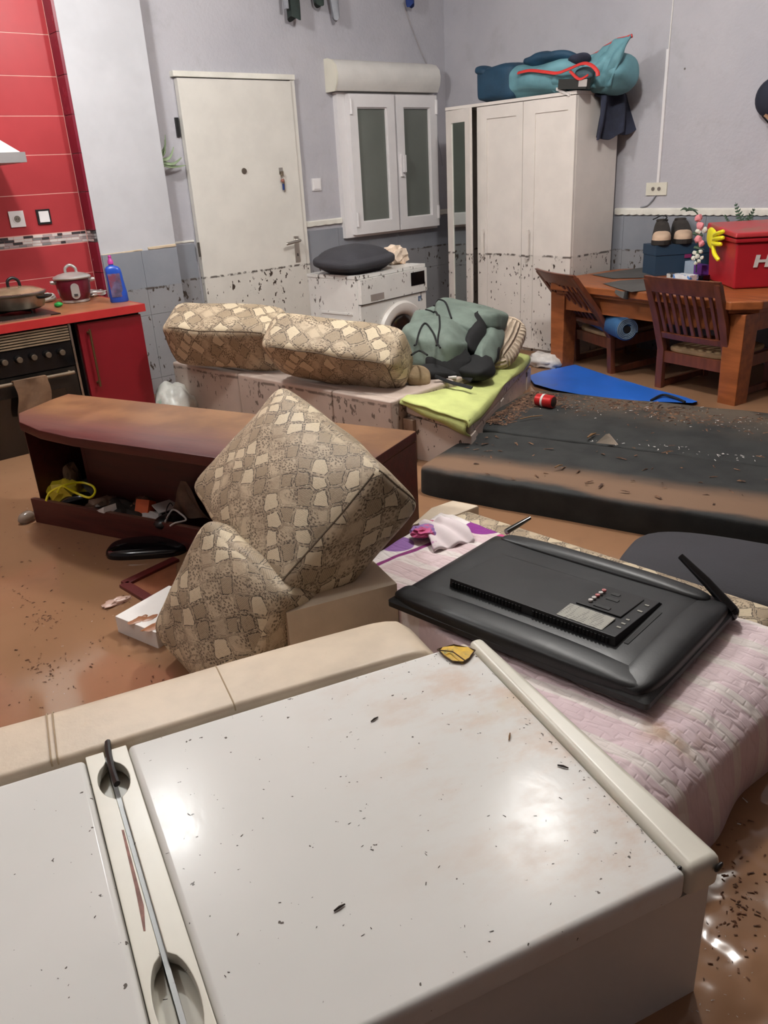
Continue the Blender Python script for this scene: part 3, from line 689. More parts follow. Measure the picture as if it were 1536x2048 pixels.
bm = bm_(); tube(bm, spline([(RX-0.004, 3.058, 2.052), (RX-0.004, 3.055, 2.25), (RX-0.004, 3.048, 2.6), (RX-0.004, 3.045, 3.09)], 6), 0.0035, 6)
tag(obj('wall_cable', bm, WHITE), 'thin painted cable above the white trunking', 'cable')
bm = bm_(); tube(bm, spline([(RX-0.006, 3.07, 1.215), (RX-0.012, 3.09, 1.185), (RX-0.010, 3.13, 1.150), (RX-0.006, 3.18, 1.140)], 6), 0.004, 8)
tag(obj('socket_cable', bm, GREYCL), 'short grey cable leaving the double socket', 'cable')
bm = bm_(); tube(bm, spline([(4.66, 4.994, 2.58), (4.78, 4.994, 2.36), (4.88, 4.992, 2.20), (4.915, 4.99, 2.17)], 8), 0.004, 6)
tag(obj('shutter_cable', bm, pm('painted_cable', (160, 154, 156), 0.7)), 'thin grey painted cable running down to the shutter box', 'cable')
bm = bm_(); tube(bm, spline([(4.975, 4.99, 1.72), (4.99, 4.985, 1.62), (5.01, 4.985, 1.55), (5.03, 4.99, 1.47)], 8), 0.0025, 6)
tag(obj('loose_wire', bm, GREYCL), 'thin loose wire on the wall right of the window', 'wire')
# air plant peeking past the pier
ap = thing('air_plant', 'pale green air plant on the pier edge beside the door', 'plant', (2.50, 4.93, 1.62))
for i, pts in enumerate(([(2.495, 4.93, 1.60), (2.51, 4.90, 1.68), (2.50, 4.89, 1.77)], [(2.50, 4.93, 1.60), (2.54, 4.90, 1.66), (2.555, 4.90, 1.73)], [(2.50, 4.93, 1.59), (2.56, 4.90, 1.60), (2.60, 4.90, 1.66)],
        [(2.50, 4.93, 1.585), (2.58, 4.91, 1.565), (2.66, 4.93, 1.60)], [(2.50, 4.93, 1.575), (2.58, 4.92, 1.55), (2.69, 4.945, 1.555)], [(2.50, 4.93, 1.60), (2.53, 4.89, 1.63), (2.53, 4.87, 1.70)])):
    sp = spline(pts, 7); obj('leaf', tube(bm_(), sp, [0.019*(1-0.85*k/(len(sp)-1)) for k in range(len(sp))], 8, 0.5), PALEG, ap)
obj('base', blob(bm_(), (2.505, 4.94, 1.60), (0.022, 0.02, 0.045), 2, 0.2, 2), PALEG, ap)
# clothes hanging over the top of the frame
def hang(name, label, x, y, z0, wd, dp, m, top=2.78, seed=0, taper=0.75):
    loops = []
    for i in range(13):
        t = i/12; z = z0+t*(top-z0); ww = wd*(taper+(1-taper)*t); loops.append([(x+0.012*math.sin(3*t+seed)+ww/2*math.cos(a)*(1+0.12*math.sin(5*a+seed+2*t)), y+dp/2*math.sin(a), z+0.012*math.sin(2*a+seed)) for a in [k*2*math.pi/20 for k in range(20)]])
    o = tag(obj(name, loft(bm_(), loops), m), label, 'clothes')
    obj('hanger_hook', tube(bm_(), spline([(x, y, top-0.01), (x, y, top+0.03), (x, BY-0.03, top+0.05), (x, BY-0.001, top+0.04)], 5), 0.005, 8), CHROME, o)
    return o
p1 = PY(585, 38, 4.92)
hg = hang('hanging_sleeve', 'dark green jacket sleeve with pale stripe hanging highest on the door wall', p1.x+0.005, 4.92, p1.z, 0.11, 0.09, DKGREEN, seed=1)
obj('stripe', bx(bm_(), p1.x-0.065, p1.x-0.048, 4.885, 4.915, p1.z+0.05, 2.78), GREYCL, hg, bevel=0.004)
p2 = PY(636, 10, 4.93); hang('hanging_sleeve', 'short dark green sleeve end hanging beside the grey cloth', p2.x, 4.93, p2.z, 0.09, 0.07, DKGREEN, seed=2)
p2 = PY(672, 38, 4.93); hang('hanging_shirt', 'pale grey garment hanging high above the window', p2.x, 4.93, p2.z, 0.10, 0.06, GREYCL, seed=3, taper=0.45)
p2 = PY(822, 12, 4.92); hang('hanging_shirt', 'blue garment hem hanging high above the shutter box', p2.x, 4.92, p2.z, 0.10, 0.06, BLUECL, seed=4, taper=0.6)
# cap on the right wall
hc = PX(1546, 195, RX-0.07)
cp = thing('baseball_cap', 'navy cap with a tan strap hanging on the right wall', 'cap', (RX, hc.y, hc.z-0.12))
bm = bm_(); lathe(bm, [(0.0, 0.0), (0.05, 0.004), (0.085, 0.02), (0.105, 0.05), (0.112, 0.09), (0.11, 0.115)], n=28, M=Matrix.Translation((RX-0.118, hc.y, hc.z)) @ Matrix.Rotation(R_(90), 4, 'Y'), sy=1.0)
obj('crown', bm, pm('cap_navy', (34, 38, 54), 0.85, var=0.12, bump=0.3, bs=90), cp)
bm = bm_(); tube(bm, spline([(RX-0.10, hc.y+0.02, hc.z-0.085), (RX-0.085, hc.y-0.02, hc.z-0.12), (RX-0.06, hc.y-0.05, hc.z-0.16)], 6), 0.012, 8, 0.35); obj('strap', bm, TANL, cp)
bm = bm_(); tube(bm, spline([(RX-0.10, hc.y+0.035, hc.z-0.09), (RX-0.085, hc.y-0.0, hc.z-0.13), (RX-0.06, hc.y-0.03, hc.z-0.17)], 6), 0.008, 8, 0.35); obj('strap_edge', bm, BLKC, cp)
# ================================================================== KITCHEN
CT = 0.86; CF = 4.215
wt = thing('kitchen_worktop', 'red edged kitchen worktop coated with brown mud', 'worktop', (1.0, 4.55, 0.82))
obj('slab', bx(bm_(), -0.9, 1.915, CF+0.022, 4.962, 0.822, CT), TOPM, wt, bevel=0.002)
obj('edge_band', bx(bm_(), -0.9, 1.920, CF, CF+0.0215, 0.820, CT+0.0005), REDE, wt, bevel=0.004)
obj('edge_band', bx(bm_(), 1.9155, 1.930, CF+0.002, 4.84, 0.820, CT+0.0005), REDE, wt, bevel=0.003)
cb = thing('base_cabinet', 'red kitchen base cabinet with a long brass bar handle', 'cabinet', (1.73, 4.5, 0.0))
obj('carcass', bx(bm_(), 1.545, 1.905, 4.262, 4.94, 0.08, 0.818), pm('carcass_dark', (34, 18, 16), 0.6), cb)
cdr = obj('door', bx(bm_(), 1.552, 1.905, 4.238, 4.2615, 0.09, 0.806), REDC, cb, bevel=0.003)
bm = bm_(); cyl(bm, (1.598, 4.208, 0.47), (1.598, 4.208, 0.775), 0.006, None, 10)
for z in (0.49, 0.755): cyl(bm, (1.598, 4.208, z), (1.598, 4.239, z), 0.008, None, 10)
obj('handle', bm, BRASS, cdr)
ov = thing('oven', 'black muddy built in oven with knobs and slatted vent', 'oven', (1.20, 4.5, 0.0))
obj('body', bx(bm_(), 0.90, 1.50, 4.25, 4.9, 0.06, 0.816), OVENB, ov)
for i in range(6):
    z = 0.735+i*0.0135
    obj('vent_slat', bx(bm_(), 0.90, 1.495, 4.226, 4.249, z, z+0.0075), MUDSLAT, ov, bevel=0.0015, seg=1)
obj('control_panel', bx(bm_(), 0.90, 1.495, 4.232, 4.249, 0.605, 0.728), GLOSSB, ov, bevel=0.003)
for i in range(6):
    kx = 1.435-i*0.072
    kb = obj('knob', cyl(bm_(), (kx, 4.2315, 0.682), (kx, 4.205, 0.682), 0.019, 0.016, 18), OVENB, ov)
    obj('knob_cap', cyl(bm_(), (kx, 4.2045, 0.682), (kx, 4.200, 0.682), 0.0155, 0.013, 18), pm('knob_face', (84, 70, 56), 0.5), kb)
od = obj('oven_door', bx(bm_(), 0.905, 1.492, 4.228, 4.249, 0.12, 0.598), OVENB, ov, bevel=0.004)
obj('door_glass', bx(bm_(), 0.98, 1.42, 4.2245, 4.2275, 0.18, 0.50), WINGLASS, od)
bm = bm_(); cyl(bm, (0.94, 4.192, 0.575), (1.47, 4.192, 0.575), 0.009, None, 12)
for x in (0.955, 1.455): cyl(bm, (x, 4.192, 0.575), (x, 4.228, 0.575), 0.007, None, 10)
obj('handle', bm, MUDSLAT, od)
obj('side_trim', bx(bm_(), 1.5005, 1.512, 4.232, 4.26, 0.06, 0.815), CHROME, ov)
def tw(u, v):
    x = 1.15+0.165*u+0.012*math.sin(v*5); z = 0.586-0.19*v; y = 4.178-0.006*math.sin(u*9+v*3)
    if v < 0.12: y = 4.192-0.014*math.sin(v/0.12*math.pi/2)-0.002; z = 0.586
    return Vector((x, y, z-0.03*u*v))
tag(obj('kitchen_towel', sheet(bm_(), tw, 20, 24, 0.006), MUDC), 'brown muddy towel hanging over the oven handle', 'towel')
hb = thing('gas_hob', 'dark gas hob with metal rim set in the worktop', 'hob', (1.15, 4.55, CT+0.001))
obj('plate', bx(bm_(), 0.85, 1.50, 4.30, 4.80, CT+0.001, CT+0.006), OVENB, hb, bevel=0.002)
obj('rim', bx(bm_(), 0.85, 1.44, 4.275, 4.2995, CT+0.001, CT+0.009), CHROME, hb, bevel=0.003)
for cx, cy in ((1.36, 4.56), (1.02, 4.55)):
    g = bm_()
    for a in range(4):
        t = a*math.pi/2+0.4; cyl(g, (cx+0.02*math.cos(t), cy+0.02*math.sin(t), CT+0.018), (cx+0.12*math.cos(t), cy+0.12*math.sin(t), CT+0.018), 0.005, None, 6); cyl(g, (cx+0.12*math.cos(t), cy+0.12*math.sin(t), CT+0.006), (cx+0.12*math.cos(t), cy+0.12*math.sin(t), CT+0.018), 0.005, None, 6)
    obj('pan_support', g, BLK, hb)
pc = (1.372, 4.555); pz = CT+0.025
pn = thing('steel_pan', 'wide steel pan with a glass lid on the gas hob', 'pan', (pc[0], pc[1], pz))
obj('pot', lathe(bm_(), [(0.0, 0), (0.118, 0.0), (0.134, 0.008), (0.142, 0.03), (0.146, 0.07), (0.153, 0.074), (0.153, 0.078), (0.142, 0.077)], (pc[0], pc[1], pz), 40), STEELM, pn)
ld = obj('lid', lathe(bm_(), [(0.151, 0.079), (0.152, 0.084), (0.135, 0.094), (0.10, 0.106), (0.05, 0.114), (0.0, 0.116)], (pc[0], pc[1], pz), 40), GLASSM, pn)
obj('lid_rim', lathe(bm_(), [(0.149, 0.0785), (0.156, 0.080), (0.156, 0.085), (0.149, 0.0868)], (pc[0], pc[1], pz), 40), CHROME, ld)
bm = bm_(); tube(bm, spline([(pc[0]-0.025, pc[1], pz+0.114), (pc[0]-0.022, pc[1], pz+0.145), (pc[0]+0.005, pc[1], pz+0.158), (pc[0]+0.03, pc[1], pz+0.142), (pc[0]+0.035, pc[1], pz+0.112)], 6), 0.008, 10); obj('knob', bm, BLK, ld)
for s_ in (-1, 1):
    d = Vector((0.72, -0.69, 0))*s_
    q = Vector((pc[0], pc[1], pz+0.058)); n_ = Vector((-d.y, d.x, 0))
    bm = bm_(); tube(bm, spline([q+d*0.142+n_*0.04, q+d*0.175+n_*0.036, q+d*0.182, q+d*0.175-n_*0.036, q+d*0.142-n_*0.04], 6), 0.009, 10, 0.6); obj('side_handle', bm, BLK, pn)
rc = (1.742, 4.70); rz0 = CT
rk = thing('rice_cooker', 'burgundy rice cooker with a silver lid on the worktop', 'rice cooker', (rc[0], rc[1], rz0))
obj('base_ring', lathe(bm_(), [(0.0, 0), (0.070, 0), (0.076, 0.004), (0.076, 0.016), (0.06, 0.017)], (rc[0], rc[1], rz0), 36), SILV, rk)
obj('body', lathe(bm_(), [(0.05, 0.0165), (0.074, 0.017), (0.082, 0.035), (0.090, 0.07), (0.094, 0.11), (0.093, 0.128), (0.07, 0.129)], (rc[0], rc[1], rz0), 40), BURG, rk)
lid = obj('lid', lathe(bm_(), [(0.07, 0.1295), (0.100, 0.130), (0.104, 0.137), (0.098, 0.144), (0.075, 0.154), (0.04, 0.162), (0.0, 0.165)], (rc[0], rc[1], rz0), 40), SILV, rk)
bm = bm_(); tube(bm, spline([(rc[0]-0.026, rc[1]+0.01, rz0+0.158), (rc[0]-0.024, rc[1]+0.01, rz0+0.186), (rc[0], rc[1], rz0+0.202), (rc[0]+0.024, rc[1]-0.01, rz0+0.186), (rc[0]+0.028, rc[1]-0.01, rz0+0.155)], 6), 0.008, 10); obj('lid_handle', bm, SILV, lid)
fd = Vector((-0.30, -0.954, 0)); sd = Vector((0.954, -0.30, 0)); cc = Vector((rc[0], rc[1], rz0))
for s_ in (-1, 1):
    bm = bm_(); tube(bm, [cc+sd*(0.090*s_)+Vector((0, 0, 0.112)), cc+sd*(0.108*s_)+Vector((0, 0, 0.116)), cc+sd*(0.120*s_)+Vector((0, 0, 0.117))], [0.010, 0.012, 0.008], 10); obj('side_handle', bm, SILV, rk)
bm = bm_(); lp = []
for a in range(28):
    t = a/28*2*math.pi; lx = 0.024*math.cos(t); lz = 0.024*math.sin(t)+(0.020 if math.sin(t) > 0 else -0.020); lp.append((lx, lz))
loft(bm, [[cc+fd*(0.080+0.10*(b+0.06)*0.11)+sd*(a)+Vector((0, 0, 0.068+b)) for a, b in lp], [cc+fd*(0.098+0.05*(b+0.04)*0.15)+sd*(a*0.92)+Vector((0, 0, 0.068+b*0.95)) for a, b in lp]])
cpn = obj('control_panel', bm, SILV, rk)
obj('lever', bx(bm_(), -0.010, 0.010, -0.004, 0.004, -0.006, 0.006, Matrix.Translation(cc+fd*0.101+Vector((0.0, 0, 0.048))) @ Matrix.Rotation(-0.30, 4, 'Z')), pm('dark_lever', (60, 56, 56), 0.4), cpn, bevel=0.002)
sb = Vector((1.885, 4.435, CT))
so = thing('soap_bottle', 'blue washing up liquid bottle with a magenta cap on worktop', 'bottle', sb)
Mb = Matrix.Translation(sb) @ Matrix.Rotation(R_(-22), 4, 'Z')
def oval(a, b, z, n=28, e=3.0, dx=0): return [Mb @ Vector((dx+a*math.copysign(abs(math.cos(t))**(2/e), math.cos(t)), b*math.copysign(abs(math.sin(t))**(2/e), math.sin(t)), z)) for t in [k*2*math.pi/n for k in range(n)]]
obj('bottle_body', loft(bm_(), [oval(0.046, 0.027, 0.0), oval(0.050, 0.030, 0.006), oval(0.049, 0.030, 0.05), oval(0.044, 0.028, 0.11, dx=-0.003), oval(0.043, 0.027, 0.16, dx=-0.006), oval(0.041, 0.026, 0.178, dx=-0.008), oval(0.032, 0.021, 0.190, dx=-0.010), oval(0.014, 0.013, 0.197, e=2, dx=-0.012), oval(0.012, 0.012, 0.204, e=2, dx=-0.012)]), SOAP, so)
obj('cap', loft(bm_(), [oval(0.015, 0.015, 0.2045, e=2, dx=-0.012), oval(0.015, 0.015, 0.222, e=2, dx=-0.012), oval(0.009, 0.009, 0.230, e=2, dx=-0.012), oval(0.008, 0.008, 0.240, e=2, dx=-0.012), oval(0.010, 0.010, 0.242, e=2, dx=-0.012), oval(0.008, 0.008, 0.250, e=2, dx=-0.012)]), MAG, so)
bm = bm_(); sheet(bm, lambda u, v: Mb @ Vector((-0.040+0.064*u+0.004*(1-v), -0.0305+0.0035*abs(u-0.45)**2*4-0.0006, 0.03+0.125*v)), 8, 8, 0.0006); obj('label', bm, SOAPL, so)
obj('green_lump', blob(bm_(), (1.592, 4.575, CT+0.014), (0.022, 0.018, 0.014), 3, 0.25, 2), GREENP); tag(bpy.context.scene.collection.objects[-1], 'small green plastic piece beside the hob', 'plastic')
tag(obj('foil_sheet', blob(bm_(), (1.905, 4.82, CT+0.018), (0.065, 0.03, 0.018), 5, 0.5, 3, 4), FOIL), 'crumpled foil behind the blue soap bottle', 'foil')
tag(obj('white_packet', blob(bm_(), (1.63, 4.86, CT+0.026), (0.055, 0.03, 0.026), 6, 0.35, 3, 3), BAGW), 'crumpled white packet between pan and rice cooker', 'packet')
# cooker hood
hd = thing('cooker_hood', 'white sloping cooker hood with a grey front rail', 'hood', (1.25, 4.7, 1.59))
hexa(bm := bm_(), [(0.86, 4.52, 1.64), (1.545, 4.52, 1.64), (1.545, 4.955, 1.64), (0.86, 4.955, 1.64)], [(1.04, 4.70, 1.86), (1.28, 4.70, 1.86), (1.28, 4.955, 1.86), (1.04, 4.955, 1.86)])
obj('canopy', bm, WHITE, hd, bevel=0.003)
obj('front_rail', bx(bm_(), 0.85, 1.56, 4.50, 4.955, 1.592, 1.6395), pm('hood_grey', (140, 136, 136), 0.4, 0.3), hd, bevel=0.003)
obj('chimney', bx(bm_(), 1.05, 1.27, 4.72, 4.955, 1.8605, 2.6), WHITE, hd, bevel=0.003)
# ================================================================== WASHING MACHINE
wm = thing('washing_machine', 'white front loading washing machine splashed with mud', 'washing machine', (3.045, 3.735, 0.05), R_(8))
WW, WD, WH = 0.635, 0.42, 0.85
obj('cabinet', bx(bm_(), 0, WW, 0.012, WD, 0.0, WH-0.02), ENAM, wm, bevel=0.012, seg=3, local=True)
obj('lid', bx(bm_(), -0.003, WW+0.003, 0.0, WD+0.003, WH-0.0195, WH), ENAM, wm, bevel=0.007, seg=3, local=True)
fp = obj('fascia', bx(bm_(), 0.004, WW-0.004, -0.016, 0.0115, WH-0.165, WH-0.022), ENAM, wm, bevel=0.010, seg=3, local=True)
obj('display', bx(bm_(), WW-0.165, WW-0.03, -0.0185, -0.0162, WH-0.118, WH-0.038), GLOSSB, fp, bevel=0.001, local=True)
obj('drawer_pull', bx(bm_(), 0.085, 0.205, -0.0185, -0.0162, WH-0.155, WH-0.118), pm('drawer_shadow', (150, 140, 134), 0.5), fp, bevel=0.004, local=True)
obj('panel_seam', bx(bm_(), 0.02, WW-0.01, -0.002, 0.0118, WH-0.172, WH-0.1655), pm('seam_grey', (110, 104, 100), 0.6), wm, local=True)
obj('front_panel', bx(bm_(), 0.004, WW-0.004, -0.004, 0.0118, 0.02, WH-0.173), ENAM, wm, bevel=0.006, local=True)
obj('sticker', bx(bm_(), WW-0.085, WW-0.055, -0.006, -0.0042, WH-0.222, WH-0.192), pm('blue_sticker', (70, 92, 120), 0.5, second=(180, 190, 200), thr=(0.5, 0.55), vs=30), wm, local=True)
dc = (0.36, 0.0, WH-0.43)
MY = Matrix.Translation((dc[0], -0.0045, dc[2])) @ Matrix.Rotation(R_(90), 4, 'X')
dr = obj('door_ring', lathe(bm_(), [(0.155, 0.0), (0.235, 0.0), (0.238, 0.012), (0.225, 0.030), (0.190, 0.036), (0.165, 0.026), (0.155, 0.012)], n=56, M=MY), pm('ring_plastic', (206, 200, 194), 0.3, var=0.05), wm, local=True)
obj('porthole', lathe(bm_(), [(0.157, 0.010), (0.150, 0.024), (0.12, 0.034), (0.06, 0.040), (0.0, 0.041)], n=48, M=MY), WINGLASS, dr, local=True)
obj('latch_grip', bx(bm_(), dc[0]+0.165, dc[0]+0.232, -0.050, -0.030, dc[2]-0.05, dc[2]+0.005), ENAM, dr, bevel=0.006, local=True)
for i, (z0, l) in enumerate(((0.62, 0.26), (0.52, 0.26))):
    obj('side_rib', bx(bm_(), -0.0045, -0.0002, 0.06, 0.06+l, z0, z0+0.012), ENAM, wm, bevel=0.002, local=True)
cu = PZ(712, 545, 0.905)
tag(obj('throw_cushion', cushion_bm((3.20, 3.95, 0.968), (0.93, 0.10, 0.04), (-0.1, 0.9, 0.06), (0.48, 0.40, 0.15), k=3.2, infl=(0, 0, 0.15), pinch=0.45), GREYC), 'charcoal cushion lying on top of the washing machine', 'cushion')
tag(obj('crumpled_bag', blob(bm_(), (3.56, 3.98, 0.958), (0.085, 0.05, 0.055), 9, 0.6, 3, 3.4), pm('peach_bag', (216, 196, 176), 0.5, var=0.1, vs=18, second=(190, 140, 90), thr=(0.58, 0.68))), 'crumpled white and orange bag beside the charcoal cushion', 'bag')

# ================================================================== WARDROBE
FX, BX_ = 4.552, 5.015; Y0, Y1 = 3.345, 4.470; ZT = 1.848
wd = thing('wardrobe', 'white three door wardrobe with a mirror door and mud line', 'wardrobe', (4.78, 3.9, 0.0))
bm = bm_(); bx(bm, FX+0.022, BX_, Y0, Y0+0.018, 0.06, ZT-0.02); bx(bm, FX+0.022, BX_, Y1-0.018, Y1, 0.06, ZT-0.02); bx(bm, BX_-0.01, BX_, Y0+0.019, Y1-0.019, 0.06, ZT-0.02); bx(bm, FX+0.03, BX_-0.012, Y0+0.019, Y1-0.019, 0.2, 0.22)
obj('carcass', bm, WARD, wd)
obj('top_panel', bx(bm_(), FX-0.003, BX_, Y0-0.004, Y1+0.004, ZT-0.0195, ZT), WARD, wd, bevel=0.002)
obj('plinth', bx(bm_(), FX+0.05, FX+0.068, Y0+0.02, Y1-0.02, 0.0, 0.20), pm('wet_plinth', (120, 90, 68), 0.5), wd)
def wdoor(a, b, kind):
    z0, z1 = 0.225, ZT-0.024; t = 0.058
    x0, x1 = FX, FX+0.0215
    bm = bm_(); bx(bm, x0, x1, a, a+t, z0, z1); bx(bm, x0, x1, b-t, b, z0, z1); bx(bm, x0, x1, a+t, b-t, z1-t-0.02, z1); bx(bm, x0, x1, a+t, b-t, z0, z0+t)
    if kind == 'mirror': bx(bm, x0, x1, a+t, b-t, 1.072, 1.128)
    d = obj('door', bm, WARD, wd, bevel=0.0015, seg=1)
    if kind == 'mirror':
        obj('mirror', bx(bm_(), x0+0.006, x0+0.010, a+t, b-t, 1.128, z1-t-0.02), MIRROR, d, smooth=False)
        obj('mirror', bx(bm_(), x0+0.006, x0+0.010, a+t, b-t, z0+t, 1.072), MIRROR, d, smooth=False)
    else:
        obj('door_panel', bx(bm_(), x0+0.007, x0+0.016, a+t-0.001, b-t+0.001, z0+t-0.001, z1-t-0.019), WARD, d, smooth=False)
    return d
hy, ha = 4.470, R_(12.5)                                     # mirror door stands ajar
Md = Matrix.Translation((FX+0.0205, hy, 0)) @ Matrix.Rotation(-ha, 4, 'Z')
z0, z1 = 0.225, ZT-0.024; Lw = 0.300
bm = bm_()
for a0, a1, c0, c1 in ((-0.072, 0.0, z0, z1), (-Lw, -Lw+0.060, z0, z1), (-Lw+0.060, -0.072, z1-0.082, z1), (-Lw+0.060, -0.072, z0, z0+0.06)): bx(bm, -0.0205, 0.0, a0, a1, c0, c1, Md)
md_ = obj('door', bm, WARD, wd, bevel=0.0015, seg=1)
obj('mirror', bx(bm_(), -0.014, -0.010, -Lw+0.060, -0.072, z0+0.06, z1-0.082, Md), MIRROR, md_, smooth=False)
dB = wdoor(3.766, 4.140, 'plain'); dC = wdoor(Y0+0.002, 3.720, 'plain')
obj('door_post', bx(bm_(), FX+0.004, FX+0.0215, 4.142, 4.176, 0.225, ZT-0.024), WARD, wd, smooth=False)
obj('door_post', bx(bm_(), FX+0.004, FX+0.0215, 3.722, 3.764, 0.225, ZT-0.024), WARD, wd, smooth=False)
for d, y in ((dB, 4.112), (dC, 3.694)):
    bm = bm_(); bx(bm, FX-0.026, FX-0.012, y-0.010, y+0.010, 0.845, 1.035); bx(bm, FX-0.013, FX-0.0002, y-0.006, y+0.006, 0.86, 0.875); bx(bm, FX-0.013, FX-0.0002, y-0.006, y+0.006, 1.005, 1.02)
    obj('handle', bm, WARD, d, bevel=0.002)
# big bag on top
bg = thing('gear_bag', 'large navy and teal gear bag with red zips on the wardrobe', 'bag', (4.78, 3.75, ZT))
def PXb(x, y, X): return PX(x, y, X)
obj('base', cushion_bm((4.74, 4.03, ZT+0.108), (0, 1, 0), (-1, 0, 0), (0.34, 0.36, 0.20), k=9, infl=(0.03, 0.06, 0.10), wob=0.018, seed=2), NAVY, bg, angle=180)
obj('end_flap', cushion_bm((4.62, 4.15, ZT+0.200), (0.2, 1, 0.25), (-1, 0, 0), (0.12, 0.14, 0.05), k=3, wob=0.015, seed=4), NAVY, bg, angle=180)
obj('body_panel', cushion_bm((4.74, 3.70, ZT+0.095), (0, 1, 0.04), (-1, 0, 0), (0.62, 0.37, 0.18), k=5, infl=(0, 0.08, 0.15), wob=0.030, seed=3), TEAL, bg, angle=180)
obj('upper_panel', cushion_bm((4.70, 3.64, ZT+0.190), (0.05, 1, 0.02), (-1, 0.1, 0.35), (0.44, 0.24, 0.07), k=3, infl=(0, 0, 0.2), wob=0.02, seed=8), NAVY, bg, angle=180)
def lobe(u, v):
    # drooping fabric end that rises to a pointed flap
    y = 3.56-0.44*u; top = ZT+0.155+0.13*u*u-0.02*math.sin(u*7); bot = ZT+0.012-0.05*u*u*0.0
    z = bot+(top-bot)*v
    x = 4.60+0.10*u+0.10*math.sin(v*math.pi*0.5)*0.6-0.075*math.sin(v*math.pi)*(1-0.3*u)+0.016*math.sin(u*15+v*5)+0.012*math.sin(u*31-v*9)
    y2 = y+0.10*u*(1-v)*0.8-0.03*math.sin(v*math.pi)*u
    return Vector((x, y2, z))
obj('side_lobe', cushion_bm((4.80, 3.36, ZT+0.085), (0.1, -1, 0.12), (-1, -0.1, 0.1), (0.44, 0.31, 0.20), k=3.2, infl=(0, 0.1, 0.15), wob=0.035, seed=5), TEAL, bg, angle=180)
obj('open_flap', sheet(bm_(), lobe, 30, 20, 0.012), TEAL, bg, angle=180)
def zipline(pxs, X, r, name='zip'):
    bm = bm_(); tube(bm, spline([PX(x, y, X) for x, y in pxs], 6), r, 8, 0.5); return obj(name, bm, REDZ, bg)
zipline([(1036, 146), (1060, 141), (1092, 144), (1115, 146), (1140, 137), (1165, 127), (1182, 130), (1194, 142), (1196, 152)], 4.515, 0.012)
zipline([(1140, 142), (1158, 158), (1176, 150)], 4.52, 0.009)
obj('zip', tube(bm_(), [lobe(i/14, 1.0) for i in range(15)], 0.011, 8), REDZ, bg)
obj('opening', cushion_bm(PX(1170, 147, 4.575), (0, 1, 0.1), (-1, 0, 0.2), (0.14, 0.05, 0.06), k=2.5), pm('bag_inner', (70, 92, 100), 0.9), bg)
obj('mesh_patch', cushion_bm(PX(1160, 116, 4.60), (0, 1, -0.05), (-1, 0, 0.8), (0.16, 0.08, 0.03), k=2.5, wob=0.01), DENIM, bg)
st = obj('strap', bx(bm_(), -0.02, 0.02, -0.105, 0.105, -0.028, 0.028, Matrix.Translation(PX(1148, 168, 4.545)) @ Matrix.Rotation(R_(5), 4, 'X')), pm('strap_black', (44, 44, 42), 0.8), bg, bevel=0.008)
obj('buckle', bx(bm_(), -0.024, -0.0205, -0.03, 0.03, -0.02, 0.02, Matrix.Translation(PX(1170, 166, 4.545)) @ Matrix.Rotation(R_(5), 4, 'X')), SILV, st, bevel=0.002)
bm = bm_(); q0 = PX(1112, 178, FX-0.01); q1 = PX(1138, 188, FX-0.012)
tag(obj('paper_strip', hexa(bm, [q0+Vector((0, 0, -0.008)), q1+Vector((0, 0, -0.012)), q1+Vector((0.02, 0, -0.010)), q0+Vector((0.05, 0, -0.004))], [q0+Vector((0, 0, 0.008)), q1+Vector((0, 0, 0.002)), q1+Vector((0.02, 0, 0.004)), q0+Vector((0.05, 0, 0.010))]), PAPER), 'small white paper strip hanging over the wardrobe edge', 'paper')
def jean(u, v):
    x = 4.74+0.33*u; a = v*0.29
    y = Y0-0.010-0.028*(1+math.sin(u*11+v*2))-0.01*math.sin(u*23)-0.05*v*u
    z = ZT+0.03-a
    if v < 0.2: y = Y0+0.12*(1-v/0.2)-0.02; z = ZT+0.015-0.03*v/0.2
    return Vector((x-0.03*v+0.05*v*u, y, z+0.05*v*(0.5-u)*-1+0.014*math.sin(u*13)*v))
tag(obj('jeans', sheet(bm_(), jean, 36, 30, 0.016), DENIM), 'dark blue jeans hanging over the side of the wardrobe', 'jeans')

# ================================================================== TABLE
tb = thing('dining_table', 'orange pine dining table with chamfered corners and thick legs', 'table', (4.02, 1.86, 0.0), R_(-7.8))
TLEN, TWID, TH = 1.50, 0.855, 0.75
ch = 0.11
poly = [(0, ch), (ch, 0), (TWID-ch, 0), (TWID, ch), (TWID, TLEN-ch), (TWID-ch, TLEN), (ch, TLEN), (0, TLEN-ch)]
def shrink(p, k): return [(TWID/2+(x-TWID/2)*(1-k/TWID*2), TLEN/2+(y-TLEN/2)*(1-k/TLEN*2)) for x, y in p]
nb = 6
obj('tabletop', prism(bm_(), poly, TH-0.045, TH), PINE, tb, bevel=0.008, seg=3, local=True)
obj('top_moulding', prism(bm_(), shrink(poly, 0.03), TH-0.066, TH-0.0455), PINE, tb, bevel=0.004, local=True)
bm = bm_(); a, b = 0.075, 0.10
bx(bm, a, b, 0.17, TLEN-0.17, TH-0.17, TH-0.0665); bx(bm, TWID-b, TWID-a, 0.17, TLEN-0.17, TH-0.17, TH-0.0665); bx(bm, 0.17, TWID-0.17, a, b, TH-0.17, TH-0.0665); bx(bm, 0.17, TWID-0.17, TLEN-b, TLEN-a, TH-0.17, TH-0.0665)
obj('apron', bm, PINE, tb, bevel=0.002, local=True)
